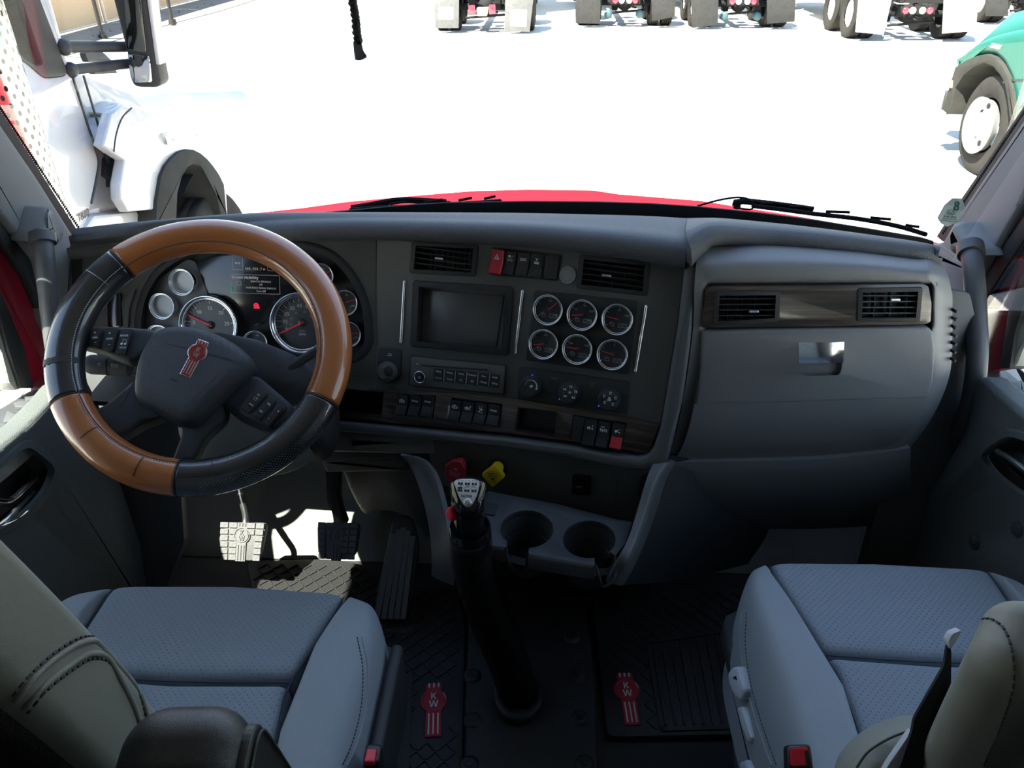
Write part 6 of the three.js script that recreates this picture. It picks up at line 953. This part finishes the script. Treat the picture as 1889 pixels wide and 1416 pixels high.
// ---------- floor mats ----------
{
  const inside = (p, q) => { let c = false; for (let i = 0, j = q.length - 1; i < q.length; j = i++) if ((q[i][1] > p[1]) !== (q[j][1] > p[1]) && p[0] < (q[j][0] - q[i][0]) * (p[1] - q[i][1]) / (q[j][1] - q[i][1]) + q[i][0]) c = !c; return c; };
  const mat3 = (label, px, ribs, e0, e1, hole) => {
    const F = flat(FLOOR + 0.018), ab = px.map((q) => F.uv(...q)), c = onY(FLOOR)(...e0), t = thing('floor_mat', label, 'floor mat', V(c.x, FLOOR, c.z));
    const base = slab('mat_base', F, px, M.matrub, t, { depth: 0.016, bevel: 0.003, off: 0, r: 0.02 });
    const rq = ribs.map((q) => F.uv(...q)), ps = F.uv(...e0), pe = F.uv(...e1), bars = [], x0 = Math.min(...ab.map((q) => q[0])), x1 = Math.max(...ab.map((q) => q[0])), y0 = Math.min(...ab.map((q) => q[1])), y1 = Math.max(...ab.map((q) => q[1])), s = 0.0185;
    for (let i = 0; i * s < x1 - x0; i++) for (let j = 0; j * s < y1 - y0; j++) { const p = [x0 + (i + 0.5) * s, y0 + (j + 0.5) * s], far = [[-s, 0], [s, 0], [0, -s], [0, s]].every(([a, b]) => inside([p[0] + a, p[1] + b], ab)); if (!far || inside(p, rq) || (Math.abs(p[0] - (ps[0] + pe[0]) / 2) < 0.035 && p[1] > Math.min(ps[1], pe[1]) - 0.012 && p[1] < Math.max(ps[1], pe[1]) + 0.012)) continue; const a = (i + j) % 2 ? Math.PI / 4 : -Math.PI / 4; for (const k of [0]) bars.push(new THREE.BoxGeometry(0.0235, 0.0034, 0.004).translate(0, k * 0.0062, 0.001).rotateZ(a).translate(p[0], p[1], 0)); }
    part('tread', join(bars), M.matrub, t, F.M(0, 0, 0)).userData.kind = 'stuff';
    const n = 15; for (let i = 0; i < n; i++) { const s_ = (i + 0.5) / n, b = bil(rq), [p, q] = [b(s_, 0.04), b(s_, 0.96)], d = [q[0] - p[0], q[1] - p[1]], l = Math.hypot(...d); part('rib', new THREE.BoxGeometry(0.0045, l, 0.004), M.matrub, t, F.M((p[0] + q[0]) / 2, (p[1] + q[1]) / 2, 0.001, Math.atan2(d[1], d[0]) - Math.PI / 2)); }
    part('rib_border', join(rq.map((p, i) => { const q = rq[(i + 1) % 4], d = [q[0] - p[0], q[1] - p[1]]; return new THREE.BoxGeometry(Math.hypot(...d), 0.009, 0.006).rotateZ(Math.atan2(d[1], d[0])).translate((p[0] + q[0]) / 2, (p[1] + q[1]) / 2, 0.001); })), M.matrub, t, F.M());
    const d = [ps[0] - pe[0], ps[1] - pe[1]];
    emblem(t, F.M((ps[0] + pe[0]) / 2, (ps[1] + pe[1]) / 2, 0.001, Math.atan2(d[1], d[0]) - Math.PI / 2), Math.hypot(...d), M.enamelmat, M.emblemwhite, 0.8);
  };
  mat3('black rubber floor mat with red badge in the driver footwell', [[455, 1035], [600, 1030], [670, 1040], [700, 1085], [845, 1085], [858, 1160], [850, 1500], [560, 1560], [500, 1300]], [[640, 1226], [757, 1238], [748, 1480], [600, 1480]], [801, 1262], [799, 1360]);
  mat3('black rubber floor mat with red badge in the passenger footwell', [[1094, 1100], [1300, 1085], [1480, 1080], [1500, 1340], [1345, 1354], [1128, 1358], [1119, 1350], [1110, 1260]], [[1196, 1185], [1440, 1150], [1480, 1338], [1221, 1346]], [1151, 1243], [1167, 1338]);
  const F = flat(FLOOR + 0.02), tc = thing('tunnel_cover', 'black rubber transmission cover on the floor around the lever boot', 'floor cover', onY(FLOOR)(960, 1200));
  slab('cover', F, [[866, 1105], [980, 1098], [1078, 1105], [1096, 1240], [1106, 1420], [1112, 1560], [856, 1560], [858, 1300]], M.matrub, tc, { depth: 0.018, bevel: 0.006, seg: 3, r: 0.02 });
  for (const [x, y] of [[872, 1246], [872, 1328], [866, 1410], [1055, 1174], [1063, 1246], [1070, 1324], [1078, 1408]]) { const b = part('bolt_cap', lathe([[0.006, 0.005], [0.011, 0.006], [0.016, 0.003], [0.019, 0]], 20), M.matrub, tc, F.at(x, y, 0)); part('bolt', new THREE.CylinderGeometry(0.006, 0.006, 0.008, 6).rotateX(Math.PI / 2), M.black, b, F.at(x, y, 0.003)); }
}

// ---------- seats ----------
const spow = (v, k) => Math.sign(v) * Math.abs(v) ** k;
// padded panel: edges x0(z), x1(z) between front zf(s) and back zb, top at y0 + H with rounded sides
function pad3({ xl, xr, zf, zb, y, H, px = 7, pa = px, pb = px, pz = 7, top = () => 0, nu = 34, nv = 34 }) {
  const rows = [];
  for (let j = 0; j <= nv; j++) {
    const b = -Math.PI / 2 + Math.PI * j / nv, sz = spow(Math.sin(b), 2 / pz), hz = Math.abs(Math.cos(b)) ** (2 / pz), r = [];
    for (let i = 0; i <= nu; i++) {
      const a = -Math.PI / 2 + Math.PI * i / nu, pq = a < 0 ? pa : pb, s = spow(Math.sin(a), 2 / pq), hx = Math.abs(Math.cos(a)) ** (2 / pq), f = zf(s), z = lerp(f, zb, (sz + 1) / 2), x = lerp(xl(z), xr(z), (s + 1) / 2);
      r.push(V(x, y + (H + top(s, (sz + 1) / 2, z)) * hx * hz, z));
    }
    rows.push(r);
  }
  return sheet(rows);
}
function seat(label, group, o) {
  const t = thing('bucket_seat', label, 'seat', V(o.cx, FLOOR, o.zf + 0.3)), y0 = 1.44;
  const inl = () => o.x[1], inr = () => o.x[2], bow = (s) => o.zf + o.bow * s * s;
  const front = part('seat_panel', pad3({ xl: (z) => o.seamL(z), xr: (z) => o.seamR(z), zf: bow, zb: o.zs - 0.002, y: y0, H: 0.165, px: 22, pz: 10, top: (s, k) => -0.012 * (1 - s * s) + 0.008 }), M.seatin, t);
  const rear = part('seat_panel', pad3({ xl: (z) => o.seamL(z), xr: (z) => o.seamR(z), zf: () => o.zs + 0.002, zb: o.zf + 0.56, y: y0, H: 0.163, px: 22, pz: 26, top: (s) => -0.012 * (1 - s * s) + 0.008 }), M.seatin, t);
  for (const k of [0, 1]) {
    const outer = k ? o.x[3] : o.x[0], w = (z) => Math.max(0, Math.min(1, (z - o.zf + 0.01) / 0.16)), tuck = (z) => 0.055 * (1 - w(z)) ** 2;
    const bol = part('bolster', pad3({ xl: k ? (z) => o.seamR(z) + 0.002 : (z) => outer + tuck(z) + 0.03 * Math.max(0, (z - o.zf - 0.28)) , xr: k ? (z) => outer - tuck(z) - 0.03 * Math.max(0, (z - o.zf - 0.28)) : (z) => o.seamL(z) - 0.002, zf: (s) => o.zf + o.bow - 0.012 + (k ? 1 : -1) * s * 0.012, zb: o.zf + 0.56, y: y0 - 0.05, H: 0.23, pa: k ? 9 : 3.4, pb: k ? 3.4 : 9, pz: 7, top: (s, q) => 0.008 * Math.sin(q * 3) }), M.bolster, t);
    const line_ = o.stitch[k] && alongMesh(bol, o.stitch[k], 60, 0.0002), line2 = o.stitch[k] && alongMesh(bol, o.stitch[k].map(([x, y]) => [x + (k ? -9 : 9), y]), 60, 0.0006);
    if (line_ && line_.length > 8) { part('piping', tube(line_, 0.0016, 90, 6), M.bolster, t); part('stitching', stitches(line2), M.seam, t).userData.kind = 'stuff'; }
    const sl = []; for (let i = 0; i < 20; i++) { const z = lerp(o.zf + 0.03, o.zf + 0.54, i / 19); sl.push(V((k ? o.seamR(z) : o.seamL(z)), 1.600, z)); } part('seam', tube(sl, 0.0016, 60, 6), M.seam, t);
  }
  part('seam', tube(Array.from({ length: 12 }, (_, i) => V(lerp(o.seamL(o.zs), o.seamR(o.zs), i / 11), 1.605 - 0.007 * Math.sin(Math.PI * i / 11), o.zs)), 0.0014, 30, 6), M.seam, t);
  part('seat_shell', loft([[1.40, 0.02, 0.05], [1.45, 0.0, 0.015], [1.50, 0.004, 0.012]].map(([y, e, f]) => [[o.x[0] + e, o.zf + f + 0.04], [o.x[0] + 0.07, o.zf + f], [o.x[3] - 0.07, o.zf + f], [o.x[3] - e, o.zf + f + 0.04], [o.x[3] - e, o.zf + 0.6], [o.x[0] + e, o.zf + 0.6]].map(([x, z]) => V(x, y, z)))), M.trim, t);
  part('pedestal', rbox(o.x[3] - o.x[0] - 0.1, 0.26, 0.42, 0.03, 3).translate((o.x[0] + o.x[3]) / 2, FLOOR + 0.13, o.zf + 0.32), M.dark, t);
  // backrest leaning back
  const hx = (o.bx[1] - o.bx[0]) / 2, mx = (o.bx[0] + o.bx[1]) / 2, rings = [];
  for (let i = 0; i <= 22; i++) {
    const k = i / 22, y = lerp(1.60, 2.33, k), e = k > 0.86 ? Math.sqrt(Math.max(0, 1 - ((k - 0.86) / 0.14) ** 2)) : 1, zc = o.bz + 0.262 * (y - 2.13), w = hx * (0.86 + 0.14 * e) * (1 - 0.03 * Math.sin(k * 7)), d = 0.045 * (0.25 + 0.75 * e);
    rings.push(Array.from({ length: 48 }, (_, j) => { const a = j / 48 * 2 * Math.PI, cx = spow(Math.cos(a), 0.36), sz = spow(Math.sin(a), 0.5), wing = sz < 0 ? -0.012 * Math.abs(cx) ** 3 : 0; return V(mx + w * cx, y, zc + d * sz + wing); }));
  }
  t.userData.back = part('backrest', loft(rings), M.back, t);
  part('back_cover', loft(rings.slice(1, 20).map((r) => { const m = r.reduce((s, p) => s.add(p.clone()), V()).divideScalar(r.length); return r.map((p) => V(m.x + (p.x - m.x) * 0.94, p.y, m.z + 0.018 + (p.z - m.z) * 0.8)); })), M.carpet, t);
  return t;
}
{
  const S = seat('grey driver seat with perforated cushion, behind the steering wheel', 'truck seats', { cx: -0.45, zf: -0.90, bow: 0.022, zs: -0.703, x: [-0.755, -0.65, -0.30, -0.183], seamL: () => -0.655, seamR: (z) => -0.272 - 0.25 * Math.max(0, Math.min(0.16, z + 0.86)) + 0.12 * Math.max(0, z + 0.68), bx: [-0.74, -0.283], bz: -0.322, stitch: [null, [[668, 1175], [678, 1230], [674, 1310], [655, 1380], [640, 1412]]] });
  const bk0 = S.userData.back; delete S.userData.back;
  for (const [d, l] of [[0, [[28, 1292], [60, 1252], [110, 1208], [160, 1182], [200, 1190], [232, 1232], [262, 1290], [276, 1340]]], [1, [[46, 1306], [80, 1266], [124, 1230], [165, 1206], [194, 1210], [220, 1248], [246, 1300], [262, 1350]]]]) {
    const p = alongMesh(bk0, l, 60, 0.0002), q = alongMesh(bk0, l.map(([x, y]) => [x + (d ? 5 : -4), y + (d ? 9 : -8)]), 60, 0.0008);
    if (p.length > 6) { part('piping', tube(p, 0.0024, 90, 8), M.back, S); part('stitching', stitches(q, 0.0011, 0.0062), M.seamolive, S).userData.kind = 'stuff'; }
  }
  part('buckle', rbox(0.022, 0.05, 0.028, 0.006), M.black, S, new THREE.Matrix4().setPosition(onX(-0.17)(690, 1408)));
  part('buckle_button', rbox(0.014, 0.01, 0.02, 0.003), M.redbright, S, new THREE.Matrix4().setPosition(onX(-0.17)(684, 1396)), 'red buckle button');
  part('side_valance', rbox(0.02, 0.14, 0.42, 0.009, 3), M.trim, S, new THREE.Matrix4().setPosition(-0.176, 1.5, -0.6));
  // raised armrest, seen end-on
  const arm = (T, p, w, h, d, turn, m, side) => { const q = new THREE.Matrix4().makeRotationFromEuler(new THREE.Euler(R(15), turn, 0, 'YXZ')).setPosition(p), a = part('armrest', rbox(w, h, d, Math.min(w, d) * 0.42, 6).translate(0, -h / 2, 0), m, T, q); const sh = roundShape(rectPts(d * 0.72, h * 0.92), d * 0.3), pn = part('side_panel', extrude(sh, 0.006, 0.003, 3, 8).rotateY(side * Math.PI / 2).translate(side * (w / 2 + 0.002), -h / 2, 0), m, a, q); const pts = sh.getPoints(6).map((v) => V(side * (w / 2 + 0.0035), v.y * 0.96 - h / 2, -v.x * 0.9 * side)); part('stitching', tube(pts, 0.0012, 120, 5, true), M.seamolive, pn, q); return a; };
  arm(S, V(-0.193, 2.088, -0.29), 0.088, 0.36, 0.075, R(4), M.armskin, 1);

  const P = seat('grey passenger seat with perforated cushion and red belt buckle', 'truck seats', { cx: 0.6, zf: -1.0, bow: 0.02, zs: -0.785, x: [0.368, 0.43, 0.815, 0.865], seamL: (z) => 0.437 + 0.24 * Math.max(0, Math.min(0.2, z + 0.94)) - 0.06 * Math.max(0, z + 0.72), seamR: () => 0.80, bx: [0.43, 0.84], bz: -0.36, stitch: [[[1368, 1130], [1366, 1190], [1376, 1260], [1392, 1320], [1412, 1380], [1424, 1412]], null] });
  delete P.userData.back;
  const pa_ = arm(P, V(0.382, 2.125, -0.374), 0.062, 0.38, 0.078, R(-38), M.back, 1);
  { const l = alongMesh(pa_, [[1762, 1196], [1780, 1162], [1820, 1140], [1850, 1156], [1868, 1206], [1868, 1270], [1846, 1340], [1814, 1414]], 70, 0.0006); if (l.length > 8) part('stitching', stitches(l, 0.0009, 0.006), M.seamolive, P).userData.kind = 'stuff'; }
  const cam = Frame.from(atD(1720, 1300, 0.66), CB[2], V(0, 1, 0));
  const wing = Frame.from(atD(1640, 1390, 0.74), V(-0.2, 0.75, 0.62), V(0, 1, 0));
  part('back_wing', soft(extrude(roundShape([[1556, 1440], [1574, 1398], [1616, 1358], [1690, 1326], [1790, 1330], [1790, 1560], [1556, 1560]].map(([x, y]) => wing.uv(x, y)), 0.03), 0.07, 0.028, 6)), M.back, P, wing.M());
  part('stitching', tube([[1580, 1416], [1600, 1388], [1640, 1362], [1692, 1342]].map(([x, y]) => wing.hit(x, y, 0.001)), 0.0013, 40, 5), M.seamolive, P);
  const belt = slab('seat_belt', cam, [[1750, 1180], [1746, 1200], [1742, 1228], [1686, 1326], [1683, 1348], [1659, 1416], [1640, 1470], [1684, 1470], [1703, 1416], [1740, 1330], [1755, 1294], [1756, 1200]], M.beltweb, P, { depth: 0.003, bevel: 0.0008, r: 0.004 });
  slab('belt_guide', cam, [[1749, 1184], [1757, 1168], [1776, 1161], [1768, 1176], [1754, 1200]], M.lever, P, { depth: 0.008, bevel: 0.002, off: 0.003, r: 0.003 });
  slab('belt_edge', cam, [[1683, 1346], [1690, 1360], [1655, 1440], [1622, 1440], [1640, 1408]], M.lever, P, { depth: 0.006, bevel: 0.002, off: -0.008, uvoff: -0.008, r: 0.003 });
  const bf = Frame.from(atD(1478, 1400, 0.86), V(-0.15, 0.8, 0.55), V(0, 1, 0)), bk = slab('buckle', bf, [[1452, 1375], [1496, 1372], [1504, 1440], [1453, 1440]], M.black, P, { depth: 0.03, bevel: 0.004, seg: 3, r: 0.005 });
  part('stalk', capped([bf.hit(1478, 1425, -0.012), bf.hit(1476, 1470, -0.03), V(0.345, 1.5, -0.5)], 0.011, 20, 8), M.black, P);
  slab('buckle_button', bf, [[1457, 1380], [1491, 1377], [1497, 1412], [1459, 1414]], M.redbright, bk, { depth: 0.006, bevel: 0.002, off: 0.003, r: 0.004, label: 'red buckle button' });
  slab('buckle_slot', bf, [[1484, 1384], [1491, 1383], [1496, 1410], [1487, 1411]], M.black, bk, { depth: 0.002, bevel: 0, off: 0.0036, r: 0.001 });
  // adjuster levers on the inner side
  const SF = Frame.from(V(0.361, 1.5, -0.7), V(-1, 0.15, 0.1), V(0, 1, 0));
  slab('side_valance', SF, [[1345, 1250], [1420, 1250], [1500, 1500], [1380, 1500], [1352, 1416]], M.valance, P, { depth: 0.02, bevel: 0.004, off: -0.04, uvoff: -0.04, r: 0.01 });
  slab('lever', SF, [[1348, 1230], [1358, 1228], [1372, 1272], [1366, 1292], [1352, 1284], [1342, 1258], [1341, 1240]], M.lever, P, { depth: 0.02, bevel: 0.006, seg: 3, off: 0.0, r: 0.006 });
  slab('lever_mark', SF, [[1351, 1250], [1357, 1246], [1359, 1254]], M.black, P, { depth: 0.001, bevel: 0, off: 0.0008, r: 0 });
  slab('lever', SF, [[1358, 1304], [1368, 1302], [1386, 1360], [1380, 1372], [1366, 1340]], M.lever, P, { depth: 0.016, bevel: 0.005, seg: 3, off: -0.004, uvoff: -0.004, r: 0.005 });
  slab('lever', SF, [[1362, 1406], [1374, 1400], [1396, 1440], [1372, 1450]], M.lever, P, { depth: 0.016, bevel: 0.005, seg: 3, off: -0.004, uvoff: -0.004, r: 0.005 });
}

sheetTex.needsUpdate = true;
renderer.render(scene, camera);
